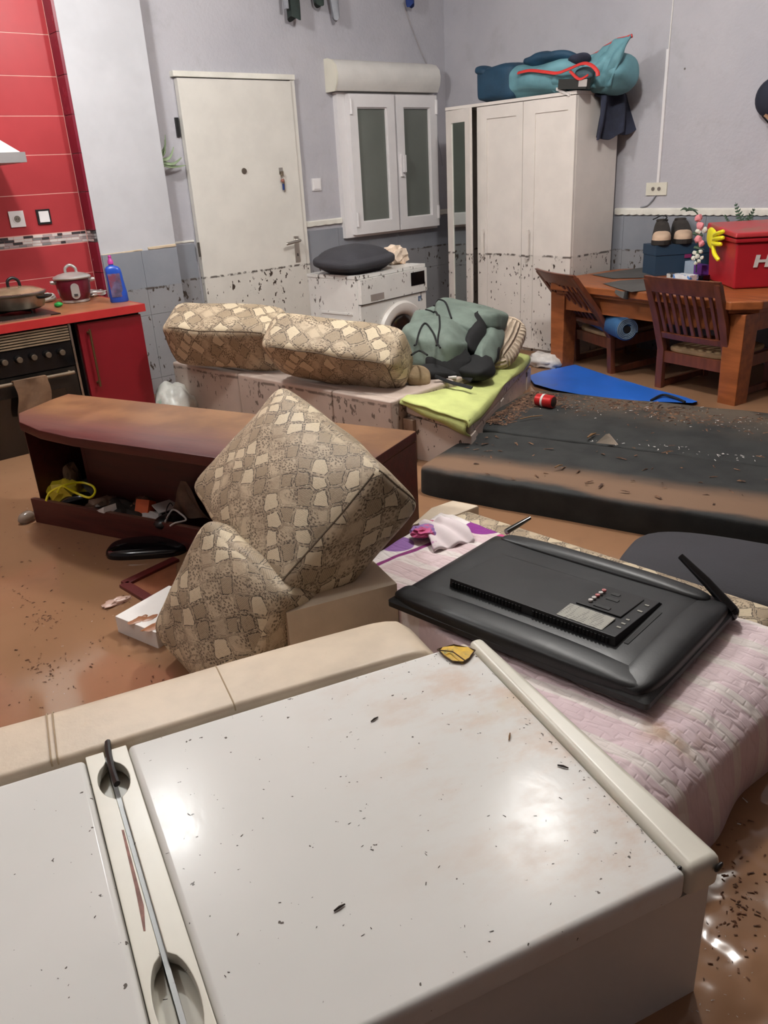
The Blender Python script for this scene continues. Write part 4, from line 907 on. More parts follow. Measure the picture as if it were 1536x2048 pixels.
for lx in (0.12, TWID-0.12):
    for ly in (0.115, TLEN-0.115):
        hexa(bm := bm_(), [(lx-0.052, ly-0.052, 0), (lx+0.052, ly-0.052, 0), (lx+0.052, ly+0.052, 0), (lx-0.052, ly+0.052, 0)], [(lx-0.062, ly-0.062, TH-0.067), (lx+0.062, ly-0.062, TH-0.067), (lx+0.062, ly+0.062, TH-0.067), (lx-0.062, ly+0.062, TH-0.067)])
        obj('leg', bm, PINE, tb, bevel=0.008, seg=2, local=True)

# ================================================================== CHAIRS
def chair(label, loc, rz, tilt=0.0, rk_=1.0):
    t = thing('dining_chair', label, 'chair', loc, rz, 'dark wooden slat back dining chairs at the table')
    t.rotation_euler = (0, tilt, rz)
    HW = 0.215; SZ = 0.43
    def post(s_):
        pts = [(0.0, s_*HW, 0.0), (-0.004, s_*HW, 0.25), (0.0, s_*HW, SZ), (-0.05*rk_, s_*HW*1.02, 0.62), (-0.125*rk_, s_*HW*1.04, 0.84)]
        loops = []
        for i, (x, y, z) in enumerate(pts):
            w_ = 0.023 if i < 4 else 0.018; loops.append([(x-0.017, y-w_, z), (x+0.017, y-w_, z), (x+0.017, y+w_, z), (x-0.017, y+w_, z)])
        return loft(bm_(), loops)
    for s_ in (-1, 1): obj('rear_leg', post(s_), WALNUT, t, bevel=0.004, local=True)
    for s_ in (-1, 1): obj('front_leg', bx(bm_(), 0.37, 0.41, s_*HW-0.02, s_*HW+0.02, 0, SZ-0.02), WALNUT, t, bevel=0.004, local=True)
    def rail(z0, z1, x0, x1, bow, wd_, nn=12):
        loops = []
        for i in range(nn+1):
            y = (-1+2*i/nn); xb = bow*(y*y-1)
            loops.append([(x0+xb-0.010, y*wd_, z0), (x0+xb+0.012, y*wd_, z0), (x1+xb+0.012, y*wd_, z1), (x1+xb-0.010, y*wd_, z1)])
        return loft(bm_(), loops)
    obj('crest_rail', rail(0.770, 0.858, -0.100*rk_, -0.132*rk_, 0.022, HW*1.12), WALNUT, t, bevel=0.004, local=True)
    obj('lower_rail', rail(0.50, 0.535, -0.018*rk_, -0.028*rk_, 0.015, HW), WALNUT, t, bevel=0.003, local=True)
    for i in range(8):
        y = -HW+0.045+i*(2*HW-0.09)/7; xb = lambda z: -0.02*rk_-(z-0.53)/(0.77-0.53)*0.082*rk_+0.018*((y/HW)**2-1)
        loops = [[(xb(z)-0.006, y-0.011, z), (xb(z)+0.006, y-0.011, z), (xb(z)+0.006, y+0.011, z), (xb(z)-0.006, y+0.011, z)] for z in (0.533, 0.61, 0.69, 0.772)]
        obj('back_slat', loft(bm_(), loops), WALNUT, t, bevel=0.002, seg=1, local=True)
    bm = bm_(); bx(bm, 0.017, 0.395, -HW-0.012, -HW+0.012, SZ-0.075, SZ-0.012); bx(bm, 0.017, 0.395, HW-0.012, HW+0.012, SZ-0.075, SZ-0.012); bx(bm, 0.385, 0.405, -HW+0.02, HW-0.02, SZ-0.075, SZ-0.012); bx(bm, -0.008, 0.012, -HW+0.022, HW-0.022, SZ-0.075, SZ-0.012)
    obj('seat_frame', bm, WALNUT, t, bevel=0.002, local=True)
    obj('seat', cushion_bm((0.20, 0, SZ), (1, 0, 0), (0, 1, 0), (0.395, 0.395, 0.034), k=6, infl=(0, 0, 0.3), n=10), RUSH, t, local=True)
    for s_ in (-1, 1): obj('stretcher', bx(bm_(), 0.018, 0.37, s_*HW-0.010, s_*HW+0.010, 0.20, 0.235), WALNUT, t, bevel=0.003, local=True)
    return t
chair('dining chair at the left end of the table, turned sideways beside the wardrobe', (4.45, 3.03, 0.0), R_(-24), -0.10, 1.9)
chair('dining chair nearest the red case, its slat back towards the room', (4.19, 2.215, 0.0), R_(-9), -0.03, 1.15)

# ================================================================== THINGS ON THE TABLE
K = PZ(1463, 580, TH); L = PZ(1410, 559, TH); ea = (L-K); ea.z = 0; la = ea.length; ea.normalize(); eb = Vector((ea.y, -ea.x, 0)); lb = 0.46
rb = thing('tool_case', 'red plastic tool case with white lettering on the table', 'case', K)
def rbx(a0, a1, b0, b1, z0, z1, sh=0.0):
    P4 = lambda z, s: [K+ea*(a0+s)+eb*(b0+s)+Vector((0, 0, z-K.z)), K+ea*(a0+s)+eb*(b1-s)+Vector((0, 0, z-K.z)), K+ea*(a1-s)+eb*(b1-s)+Vector((0, 0, z-K.z)), K+ea*(a1-s)+eb*(b0+s)+Vector((0, 0, z-K.z))]
    return hexa(bm_(), P4(z0, sh), P4(z1, 0.0))
obj('case_body', rbx(0, la, 0, lb, TH+0.001, TH+0.245, 0.012), REDBOX, rb, bevel=0.012, seg=3)
obj('case_rim', rbx(-0.010, la+0.010, -0.010, lb+0.01, TH+0.246, TH+0.268), REDBOX, rb, bevel=0.006, seg=2)
hexa(bm := bm_(), [K+ea*(-0.016)+eb*(-0.016)+Vector((0, 0, 0.272)), K+ea*(-0.016)+eb*(lb+0.016)+Vector((0, 0, 0.272)), K+ea*(la+0.016)+eb*(lb+0.016)+Vector((0, 0, 0.288)), K+ea*(la+0.016)+eb*(-0.016)+Vector((0, 0, 0.288))],
     [K+ea*(-0.012)+eb*(-0.012)+Vector((0, 0, 0.298)), K+ea*(-0.012)+eb*(lb+0.012)+Vector((0, 0, 0.298)), K+ea*(la+0.012)+eb*(lb+0.012)+Vector((0, 0, 0.325)), K+ea*(la+0.012)+eb*(-0.012)+Vector((0, 0, 0.325))])
ldd = obj('lid', bm, REDLID, rb, bevel=0.008, seg=3)
# lettering on the long side
cu_ = bpy.data.curves.new('lettering', 'FONT'); cu_.body = 'HILTI'; cu_.size = 0.085; cu_.extrude = 0.0012; cu_.space_character = 0.95; cu_.shear = 0.12; cu_.offset = 0.0035
to = bpy.data.objects.new('lettering_tmp', cu_); sc.collection.objects.link(to)
dg = bpy.context.evaluated_depsgraph_get(); tm = bpy.data.meshes.new_from_object(to.evaluated_get(dg)); bpy.data.objects.remove(to)
bm = bm_(); bm.from_mesh(tm)
tp = K+eb*0.098+ea*0.0015+Vector((0, 0, 0.118)); ny = -ea
Mx = Matrix(((eb.x*1.45, 0, ny.x, tp.x), (eb.y*1.45, 0, ny.y, tp.y), (0, 1.0, 0, tp.z), (0, 0, 0, 1)))
bmesh.ops.transform(bm, matrix=Mx, verts=bm.verts)
obj('lettering', bm, PAPER, rb, smooth=False)
# yellow glove under the lid
g0 = K+ea*0.31+Vector((0, 0, 0.250))-eb*0.02
gv = thing('rubber_glove', 'yellow rubber glove hanging out of the red case', 'glove', g0)
obj('cuff', cushion_bm(g0-eb*0.010, (ea*-1+Vector((0, 0, -0.25))), eb, (0.15, 0.025, 0.085), k=3, wob=0.010, seed=1), YEL, gv)
for i, (l, d) in enumerate(((0.14, 0.02), (0.16, 0.12), (0.15, 0.22), (0.13, -0.6))):
    dv = (-ea+Vector((0, 0, d))).normalized(); s0 = g0-eb*0.016-ea*(0.04+0.004*i)+Vector((0, 0, -0.022+0.020*(i % 3)-(0.018 if i == 3 else 0)))
    obj('finger', tube(bm_(), spline([s0, s0+dv*l*0.5-eb*0.01, s0+dv*l], 6), [0.012]*12+[0.006], 8), YEL, gv)
# dark blue shoe box and shoes
bF = PZ(1308, 553, TH); bL = PZ(1286, 547, TH); e1 = (bL-bF); e1.z = 0; n1 = e1.length; e1.normalize(); e2 = Vector((e1.y, -e1.x, 0)); n2 = 0.36; n1 = 0.20
bh = 0.185
sbx = thing('shoe_box', 'dark blue cardboard shoe box on the table', 'box', bF)
def sbox(a0, a1, b0, b1, z0, z1):
    P4 = lambda z: [bF+e1*a0+e2*b0+Vector((0, 0, z)), bF+e1*a0+e2*b1+Vector((0, 0, z)), bF+e1*a1+e2*b1+Vector((0, 0, z)), bF+e1*a1+e2*b0+Vector((0, 0, z))]
    return hexa(bm_(), P4(z0), P4(z1))
obj('tray', sbox(0.004, n1-0.004, 0.004, n2-0.004, 0.001, bh-0.062), NAVYB, sbx, bevel=0.002)
obj('lid', sbox(0, n1, 0, n2, bh-0.0615, bh), NAVYB, sbx, bevel=0.002)
obj('printed_mark', sbox(-0.0012, 0.0, 0.19, 0.235, bh-0.085, bh-0.062), pm('magenta_print', (130, 40, 90), 0.6), sbx, smooth=False)
def shoe(label, c, ang, lace):
    t = thing('trainer', label, 'shoe', c, ang, 'dark trainers with pale toes on the blue box'); t.scale = (1.15, 1.3, 1.3)
    def sec(x, wd_, h, lift=0.0, low=0.0): return [(x, wd_*math.cos(a), low+max(0, h*math.sin(a)) if math.sin(a) > 0 else low) for a in [k*2*math.pi/20 for k in range(20)]]
    def fsec(x, hw, h, base): return [(x, hw*math.copysign(abs(math.cos(a))**0.55, math.cos(a)), base+h*max(0.0, math.sin(a))**0.6) for a in [k*2*math.pi/22 for k in range(22)]]
    obj('sole', prism(bm_(), [(-0.125, -0.02), (-0.125, 0.02), (-0.09, 0.036), (0.0, 0.036), (0.07, 0.046), (0.115, 0.036), (0.135, 0.012), (0.135, -0.012), (0.115, -0.036), (0.07, -0.046), (0.0, -0.036), (-0.09, -0.036)], 0, 0.022), SOLE, t, bevel=0.004, local=True)
    obj('upper', loft(bm_(), [fsec(-0.122, 0.026, 0.07, 0.0225), fsec(-0.10, 0.036, 0.082, 0.0225), fsec(-0.05, 0.038, 0.080, 0.0225), fsec(0.0, 0.038, 0.082, 0.0225), fsec(0.04, 0.042, 0.066, 0.0225), fsec(0.075, 0.044, 0.046, 0.0225), fsec(0.085, 0.042, 0.042, 0.0225)]), SHOED, t, local=True)
    obj('toe_cap', loft(bm_(), [fsec(0.0855, 0.043, 0.041, 0.0225), fsec(0.108, 0.038, 0.033, 0.0225), fsec(0.124, 0.028, 0.024, 0.0225), fsec(0.133, 0.012, 0.010, 0.0225)]), SHOET, t, local=True)
    obj('collar', lathe(bm_(), [(0.018, 0.0), (0.026, 0.0), (0.029, 0.006), (0.024, 0.011), (0.018, 0.006)], (-0.06, 0, 0.098), 24), SHOED, t, local=True)
    if lace:
        bm = bm_(); tube(bm, spline([(0.0, 0, 0.10), (-0.005, 0.02, 0.12), (-0.01, -0.005, 0.128), (0.0, -0.03, 0.118), (0.005, -0.045, 0.112)], 6), 0.003, 6); obj('lace', bm, BLKC, t, local=True)
    return t
topc = Vector((0, 0, bh+0.001))
shoe('left dark trainer with a loose lace on the blue box', bF+e1*0.13+e2*0.085+topc, R_(212), True)
shoe('right dark trainer with mossy upper next to the pink flowers', bF+e1*0.13+e2*0.215+topc, R_(218), False)
# artificial flowers
fl = thing('flower_spray', 'artificial pink and white flower spray between the boxes', 'flowers', PZ(1392, 553, TH)+Vector((0.02, 0.0, 0)))
def FP(x, y): return PX(x, y, 4.72)
bm = bm_(); tube(bm, spline([FP(1392, 545), FP(1394, 520), FP(1396, 490), FP(1400, 455), FP(1396, 430), FP(1385, 420), FP(1372, 422)], 6), 0.004, 6); obj('stem', bm, LEAFG, fl)
for i, (x, y, r, m) in enumerate(((1399, 436, 0.020, PINKF), (1402, 452, 0.022, PINKF), (1399, 478, 0.022, PINKF), (1405, 487, 0.018, PINKF), (1399, 462, 0.016, WHF), (1412, 460, 0.016, WHF), (1391, 505, 0.013, WHF), (1397, 512, 0.013, WHF), (1389, 516, 0.013, WHF), (1404, 503, 0.012, WHF), (1400, 522, 0.012, WHF), (1393, 526, 0.010, WHF), (1406, 515, 0.011, WHF))):
    obj('blossom', blob(bm_(), FP(x, y)+Vector((-0.012, 0, 0)), (r*0.8, r, r), i, 0.5, 2, 3.0), m, fl)
for i, (x, y) in enumerate(((1396, 498), (1402, 508), (1394, 470), (1406, 472), (1384, 421), (1376, 421))):
    q = FP(x, y); obj('leaf', tube(bm_(), spline([q, q+Vector((-0.01, 0.02, 0.012)), q+Vector((-0.01, 0.045*(1 if i % 2 else -1), 0.0))], 4), [0.003, 0.006, 0.008, 0.009, 0.009, 0.008, 0.006, 0.004, 0.001], 6, 0.3), LEAFG, fl)
fr = thing('fern_leaves', 'dark green artificial fern leaves behind the red case', 'plant', PX(1480, 470, 4.98))
for bx0, tip, hw in (((1484, 446), (1471, 405), 0.055), ((1494, 446), (1509, 416), 0.05), ((1459, 446), (1449, 429), 0.02)):
    q0 = PX(*bx0, 4.97); q1 = PX(*tip, 4.97); dr_ = (q1-q0).normalized(); sd_ = Vector((0, dr_.z, -dr_.y)); bm = bm_()
    q0 = q0-dr_*0.10
    n_ = 11
    for i in range(n_):
        t = i/n_; c0 = q0.lerp(q1, 0.1+0.9*t); wd_ = hw*(1-t*0.9)
        for s_ in (-1, 1):
            tube(bm, [c0, c0+sd_*(s_*wd_*0.5)+dr_*0.004, c0+sd_*(s_*wd_)+dr_*0.010], [0.007, 0.009, 0.001], 6, 0.3)
    tube(bm, [q0, q1], [0.003, 0.001], 6); obj('frond', bm, LEAFG, fr)
# small packets
def pack(name, label, px, sx, sy, sz, m, rz=0.0, cat='packet'):
    c = PZ(px[0], px[1], TH); return tag(obj(name, bx(bm_(), -sx/2, sx/2, -sy/2, sy/2, 0.001, sz, Matrix.Translation(c) @ Matrix.Rotation(rz, 4, 'Z')), m, bevel=0.003), label, cat)
pack('wipes_pack', 'white and blue printed packet on the table by the case', (1370, 566), 0.07, 0.13, 0.05, PACK, R_(-15))
pack('phone', 'small black phone like gadget between packets on the table', (1401, 562), 0.06, 0.08, 0.035, GLOSSB, R_(-10), 'gadget')
pack('small_box', 'small black and white carton beside the printed packet', (1345, 562), 0.05, 0.06, 0.045, pm('carton_mix', (200, 196, 190), 0.5, vs=30, second=(40, 36, 40), thr=(0.45, 0.5)), R_(10), 'box')
pack('purple_pack', 'purple packet leaning against the red case', (1400, 552), 0.05, 0.10, 0.07, PURP, R_(-30))
pack('paper_pack', 'grey blue folded packet below the white flowers', (1382, 550), 0.05, 0.07, 0.085, pm('greyblue_pack', (150, 168, 186), 0.5), R_(-10))
pack('bottle_cap', 'white bottle cap on the table behind the near chair', (1329, 563), 0.025, 0.025, 0.022, WHITE, 0, 'cap')
def pmat(name, label, pts, hang_=None):
    bm = bm_(); hexa(bm, [PZ(x, y, TH+0.001) for x, y in pts], [PZ(x, y, TH+0.004) for x, y in pts]); return obj(name, bm, GREYM, bevel=0.001, seg=1)
tag(pmat('placemat', '', [(1184, 549), (1292, 534), (1306, 548), (1296, 555), (1225, 557)]), 'grey placemat under the blue shoe box', 'placemat')
o = pmat('placemat', '', [(1206, 567), (1240, 561), (1310, 556), (1330, 566), (1300, 580), (1262, 584), (1236, 577)])
tag(o, 'grey cloth placemat draped over the front table edge', 'placemat')
bm = bm_(); sheet(bm, lambda u, v: PZ(1236+u*60, 578-u*1+4*math.sin(u*6), TH+0.003)+Vector((-0.02-0.012*v, 0, -0.001-0.05*v*(1-abs(u-0.45)*1.5))), 14, 6, 0.002); obj('hanging_edge', bm, GREYM, o)
# rolled mat on the chair seats
ra = Vector((4.20, 2.66, 0.515)); rb_ = Vector((4.52, 3.12, 0.515)); dv = (rb_-ra).normalized()
ml = thing('rolled_mat', 'rolled blue exercise mat on the chair under the table', 'mat', (ra+rb_)/2-Vector((0, 0, 0.068)))
bm = bm_(); rr = 0.068; loft(bm, [ring(ra+dv*0.004, dv, rr-0.004, 28), ring(ra+dv*0.008, dv, rr, 28), ring(rb_, dv, rr, 28)], True, True); obj('roll', bm, BLUEMAT, ml)
pts = []
sx_ = dv.orthogonal().normalized(); sy_ = dv.cross(sx_)
for i in range(120):
    a = i/120*2*math.pi*4.2; r = 0.026+0.038*i/120; pts.append(ra+sx_*(r*math.cos(a))+sy_*(r*math.sin(a))-dv*0.001)
obj('spiral_end', tube(bm_(), pts, 0.0042, 6), BLUEMAT2, ml)
obj('hollow', cyl(bm_(), ra+dv*0.002, ra-dv*0.0015, 0.022, None, 20), BLK, ml)
# ================================================================== FAR SOFA
sf = thing('corner_sofa', 'pale leatherette corner sofa stripped to its base, behind the low cabinet', 'sofa', (2.45, 3.5, 0.0))
A0, A1 = Vector((2.09, 4.33, 0)), Vector((2.30, 2.64, 0))
dl = (A1-A0); Ls = dl.length; dl.normalize(); nl = Vector((-dl.y, dl.x, 0))
if nl.x < 0: nl = -nl
DEP = 0.62; TOPZ = 0.50
def sq(a0, a1, b0, b1, z0, z1):
    P4 = lambda z: [A0+dl*a0+nl*b0+Vector((0, 0, z)), A0+dl*a1+nl*b0+Vector((0, 0, z)), A0+dl*a1+nl*b1+Vector((0, 0, z)), A0+dl*a0+nl*b1+Vector((0, 0, z))]
    return hexa(bm_(), P4(z0), P4(z1))
for a0, a1 in ((0.0, 0.60), (0.60, 1.32), (1.32, Ls)):
    obj('front_panel', sq(a0+0.001, a1-0.001, 0.0, 0.055, 0.02, TOPZ-0.004), LEATH2, sf, bevel=0.010, seg=3)
obj('seat_deck', sq(0.004, Ls-0.004, 0.0555, DEP, 0.02, TOPZ-0.002), LEATH2, sf, bevel=0.015, seg=3)
# snake print back cushions
def snake(label, c, xa, ya, dims, k, infl, mat=SNAKE2, seam=None, group='loose snake print sofa cushions', wob=0.01, seed=0, pinch=0.0):
    o = tag(obj('sofa_cushion', cushion_bm(c, xa, ya, dims, k=k, infl=infl, wob=wob, seed=seed, n=20, pinch=pinch), mat, angle=180), label, 'cushion', group)
    ax_ = axes(xa, ya); d_ = [v/2 for v in dims]
    for pts in (seam or []):
        P_ = []
        for p in pts:
            q_ = cushion_pt(p, c, ax_, d_, k, infl, 1.0, pinch)
            if wob: q_ = q_+nvec(q_*7.0+Vector((seed, 0, 0)))*wob
            P_.append(q_)
        obj('seam', tube(bm_(), P_, 0.0028, 6), SEAMS, o)
    return o
def edge_seam(fix, n=14, lim=0.93):
    """points that follow a cushion edge; fix = (ax value, ax value, None)"""
    out = []
    for i in range(n+1):
        t = -lim+2*lim*i/n; out.append(tuple(t if f is None else f for f in fix))
    return out
snake('left snake print cushion on the far sofa base', (2.20, 3.83, 0.680), (0.496, -0.868, -0.035), (0.772, 0.422, 0.475), (0.665, 0.24, 0.275), 9, (0.04, 0.08, 0.10), seam=[edge_seam((None, -1, 1))], seed=1)
snake('right snake print cushion on the far sofa base, next to backpack', (2.36, 3.085, 0.655), (0.427, -0.899, -0.097), (0.673, 0.244, 0.699), (0.70, 0.22, 0.285), 8, (0.06, 0.08, 0.10), seam=[edge_seam((None, -1, 1)), edge_seam((1, -1, None), 8)], seed=2)
# ------------------------------------------------------------------ chaise with the lime towel
hA, hB, hC = Vector((2.39, 2.645, 0)), Vector((2.47, 2.315, 0)), Vector((3.80, 3.06, 0)); hD = hC+(hA-hB)
chs = sf
zA, zB, zC, zD = 0.485, 0.43, 0.385, 0.44
def up(v, z): return Vector((v.x, v.y, z))
cen = (hA+hB+hC+hD)/4
def ins(v, k): return v+(cen-v)*k
hexa(bm := bm_(), [up(ins(v, 0.012), 0.02) for v in (hA, hB, hC, hD)], [up(ins(v, 0.012), z-0.07) for v, z in ((hA, zA), (hB, zB), (hC, zC), (hD, zD))])
obj('base_box', bm, LEATH3, chs, bevel=0.008, seg=2)
hexa(bm := bm_(), [up(v, z-0.069) for v, z in ((hA, zA), (hB, zB), (hC, zC), (hD, zD))], [up(v, z) for v, z in ((hA, zA), (hB, zB), (hC, zC), (hD, zD))])
obj('padded_top', bm, LEATH3, chs, bevel=0.016, seg=3)
for t0, t1 in ((0.0, 0.06), (0.42, 0.47), (0.92, 1.0)):
    p, q = hB.lerp(hC, t0), hB.lerp(hC, t1); nn = (hB-hA).normalized()
    hexa(bm := bm_(), [up(p-nn*0.004, 0.02), up(q-nn*0.004, 0.02), up(q+nn*0.006, 0.02), up(p+nn*0.006, 0.02)], [up(p-nn*0.004, zB+(zC-zB)*t0-0.07), up(q-nn*0.004, zB+(zC-zB)*t1-0.07), up(q+nn*0.006, zB+(zC-zB)*t1-0.07), up(p+nn*0.006, zB+(zC-zB)*t0-0.07)])
    obj('upright', bm, LEATH3, chs, bevel=0.004)
p = hA
hexa(bm := bm_(), [up(hA+(hA-hB)*0.02+Vector((-0.014, 0, 0)), 0.02), up(hA.lerp(hB, 0.14)+Vector((-0.012, 0, 0)), 0.02), up(hA.lerp(hB, 0.14)+Vector((0.01, 0, 0)), 0.02), up(hA+Vector((0.01, 0, 0)), 0.02)], [up(hA+(hA-hB)*0.02+Vector((-0.014, 0, 0)), 0.40), up(hA.lerp(hB, 0.14)+Vector((-0.012, 0, 0)), 0.395), up(hA.lerp(hB, 0.14)+Vector((0.01, 0, 0)), 0.395), up(hA+Vector((0.01, 0, 0)), 0.40)])
obj('corner_post', bm, pm('muddy_leatherette', (176, 148, 128), 0.5, var=0.12, second=(112, 84, 64), thr=(0.55, 0.65)), chs, bevel=0.004)
# towel folded over the chaise
def towel(u, v):
    # u along the unit, v across from far edge to the front edge then down
    a = -0.02+u*0.985; L_ = hA.lerp(hD, a); R2 = hB.lerp(hC, a); zl = zA+(zD-zA)*a; zr = zB+(zC-zB)*a
    over = 0.030+0.016*math.sin(u*9)
    if v < 0.8:
        t = v/0.8; p_ = L_.lerp(R2, t*1.01); z = zl+(zr-zl)*t
    else:
        t = (v-0.8)/0.2; p_ = R2+(R2-L_).normalized()*(0.012*math.sin(min(1, t*2)*math.pi/2)); z = zr-over*t
    z += 0.010+0.007*mnoise.noise(Vector((u*9, v*5, 0)))
    return Vector((p_.x-0.01*(1-u), p_.y, z))
tl = thing('lime_towel', 'lime green towel folded over the sofa end unit', 'towel', up(hA, 0.46))
obj('towel_top', sheet(bm_(), towel, 48, 24, 0.007), LIME, tl, angle=180)
def fold(u, v):
    p_ = hA.lerp(hB, -0.03+1.05*u); z = zA+(zB-zA)*u+0.006
    t = v; q_ = p_+Vector((-0.012-0.028*math.sin(t*math.pi)*(0.4+0.6*u), -0.004, 0))
    return Vector((q_.x, q_.y, z-0.055*t*(0.4+0.9*u)-0.004*math.sin(u*12+t*4)))
obj('towel_fold', sheet(bm_(), fold, 24, 12, 0.007), LIME, tl, angle=180)
# ------------------------------------------------------------------ backpack
from mathutils.bvhtree import BVHTree
def drop_on(p, objs, lift=0.003):
    best = p.z-0.05
    for o_ in objs:
        off = wloc(o_); key = o_.name
        if key not in TREES: TREES[key] = BVHTree.FromPolygons([v.co+off for v in o_.data.vertices], [tuple(f.vertices) for f in o_.data.polygons])
        h = TREES[key].ray_cast(Vector((p.x, p.y, 3.0)), Vector((0, 0, -1)))
        if h[0] is not None: best = max(best, h[0].z)
    return Vector((p.x, p.y, best+lift))
TREES = {}
bpc = Vector((2.98, 2.97, 0.64))
bk = thing('backpack', 'sage green and black hiking backpack lying on the lime towel', 'backpack', (2.98, 2.95, 0.47))
xa = Vector((0.80, 0.56, 0.10)); ya = Vector((-0.56, 0.80, 0.30))
mp_ = obj('main_pocket', cushion_bm((3.00, 3.02, 0.615), xa, ya, (0.58, 0.34, 0.22), k=4.5, infl=(0.03, 0.08, 0.16), wob=0.035, seed=3), SAGE, bk, angle=180)
fp_ = obj('front_pocket', cushion_bm((3.15, 3.03, 0.705), (0.80, 0.52, 0.16), ya, (0.34, 0.28, 0.10), k=4, infl=(0, 0, 0.2), wob=0.03, seed=6), SAGE, bk, angle=180)
obj('lid_flap', cushion_bm((3.28, 3.00, 0.70), (0.85, 0.40, -0.12), (-0.4, 0.8, 0.2), (0.22, 0.30, 0.09), k=5, wob=0.03, seed=16), SAGE, bk, angle=180)
obj('side_panel', cushion_bm((3.13, 2.875, 0.655), (0.80, 0.50, 0.34), (-0.3, 0.4, 0.9), (0.38, 0.10, 0.06), k=3.0, wob=0.015, seed=7), BLKC, bk, angle=180)
obj('lower_side', cushion_bm((3.16, 2.815, 0.585), (0.82, 0.50, 0.24), (-0.3, 0.4, 0.9), (0.46, 0.12, 0.07), k=3.4, wob=0.025, seed=9), SAGE, bk, angle=180)
obj('back_padding', cushion_bm((3.07, 2.80, 0.520), (0.84, 0.5, 0.08), (-0.6, 0.7, 0.0), (0.50, 0.16, 0.10), k=4.0, wob=0.03, seed=10), BLKC, bk, angle=180)
obj('hip_belt', cushion_bm((2.86, 2.83, 0.560), (0.55, -0.1, 0.55), (-0.6, 0.7, 0.1), (0.25, 0.20, 0.09), k=4.0, wob=0.05, seed=21), BLKC, bk, angle=180)
obj('shoulder_strap', cushion_bm((2.77, 2.80, 0.520), (0.5, -0.4, -0.2), (0.4, 0.6, 0.1), (0.20, 0.12, 0.07), k=2.6, wob=0.03, seed=12), BLKC, bk, angle=180)
for pts in (((828, 672), (850, 660), (872, 668), (880, 676)), ((852, 642), (872, 645), (880, 660), (872, 672)), ((868, 632), (890, 637), (903, 648)), ((822, 690), (838, 682), (854, 690))):
    obj('elastic_cord', tube(bm_(), [drop_on(PZ(q_[0], q_[1], 0.70), (mp_, fp_)) for q_ in spline([(x, y, 0) for x, y in pts], 8)], 0.005, 6), BLKC, bk)
for pts in (((902, 740, 0.52), (925, 752, 0.495), (944, 760, 0.482)), ((870, 752, 0.53), (900, 764, 0.495), (922, 770, 0.482), (944, 776, 0.474))):
    obj('webbing_strap', tube(bm_(), spline([PZ(*p) for p in pts], 5), 0.012, 8, 0.3), BLKC, bk)
q = PZ(878, 752, 0.505)
obj('buckle', bx(bm_(), -0.05, 0.05, -0.018, 0.018, 0, 0.022, Matrix.Translation(q) @ Matrix.Rotation(R_(-50), 4, 'Z')), BLK, bk, bevel=0.004)
obj('reflective_tag', bx(bm_(), -0.02, 0.02, -0.012, 0.012, 0, 0.008, Matrix.Translation(PZ(905, 756, 0.500)) @ Matrix.Rotation(R_(-50), 4, 'Z')), PAPER, bk, bevel=0.002)
tag(obj('ribbed_cushion', cushion_bm((3.40, 2.985, 0.535), (0.72, 0.24, 0.45), (-0.35, 0.8, 0.1), (0.40, 0.30, 0.16), k=3.0, infl=(0, 0, 0.15), pinch=0.3, wob=0.012, seed=4), RIBC, angle=180), 'cream ribbed cushion wedged behind the backpack', 'cushion')
tag(obj('tan_pouch', cushion_bm((2.62, 2.80, 0.525), (0.6, 0.6, 0.0), (-0.6, 0.6, 0.1), (0.15, 0.12, 0.07), k=3.0, wob=0.02, seed=5), pm('tan_fur', (150, 128, 98), 0.9, var=0.2, bump=0.6, bs=60)), 'small tan patterned pouch between cushion and backpack', 'pouch')

# ================================================================== LOW CABINET ON THE LEFT
u_ = Vector((0.35, -0.937, 0)).normalized(); v_ = Vector((0.937, 0.35, 0)).normalized()
org = PZ(140, 874, 0.655)
tc = thing('tv_cabinet', 'dark red brown low cabinet tipped open with muddy top', 'cabinet', up(org, 0.0), math.atan2(u_.y, u_.x))
# local frame: +x along the long side towards the camera, +y to the back
CL, CD, CTOP = 1.13, 0.455, 0.655
lx0 = -0.52
top = [(0.0, 0.0), (CL, 0.0), (CL, CD), (lx0+0.0, CD), (lx0+0.005, 0.36), (lx0+0.05, 0.16), (lx0+0.16, 0.075), (lx0+0.33, 0.022)]
obj('top_board', prism(bm_(), top, CTOP-0.036, CTOP), VENEER, tc, bevel=0.006, seg=2, local=True)
inner = [(0.0, 0.10), (CL-0.03, 0.10), (CL-0.03, CD-0.02), (lx0+0.04, CD-0.02), (lx0+0.05, 0.20), (lx0+0.14, 0.13)]
VEN2 = pm('cabinet_inside', (74, 28, 25), 0.45, var=0.12, vs=4, stretch=(1.5, 10, 10))
obj('floor_board', prism(bm_(), [(lx0+0.05, 0.16), (CL-0.02, 0.13), (CL-0.02, CD-0.02), (lx0+0.06, CD-0.02)], 0.215, 0.235), VEN2, tc, bevel=0.002, local=True)
obj('front_board', hexa(bm_(), [(lx0+0.045, 0.125, 0.06), (CL-0.02, 0.165, 0.06), (CL-0.02, 0.185, 0.06), (lx0+0.045, 0.145, 0.06)], [(lx0+0.045, 0.125, 0.305), (CL-0.02, 0.165, 0.300), (CL-0.02, 0.185, 0.300), (lx0+0.045, 0.145, 0.305)]), VENEER, tc, bevel=0.003, local=True)
obj('side_board', prism(bm_(), [(lx0+0.052, 0.165), (lx0+0.075, 0.150), (lx0+0.075, CD-0.02), (lx0+0.03, CD-0.02), (lx0+0.03, 0.30)], 0.06, CTOP-0.0365), VEN2, tc, bevel=0.003, local=True)
obj('side_board', prism(bm_(), [(CL-0.02, 0.03), (CL, 0.03), (CL, CD-0.005), (CL-0.02, CD-0.005)], 0.06, CTOP-0.0365), VENEER, tc, bevel=0.003, local=True)
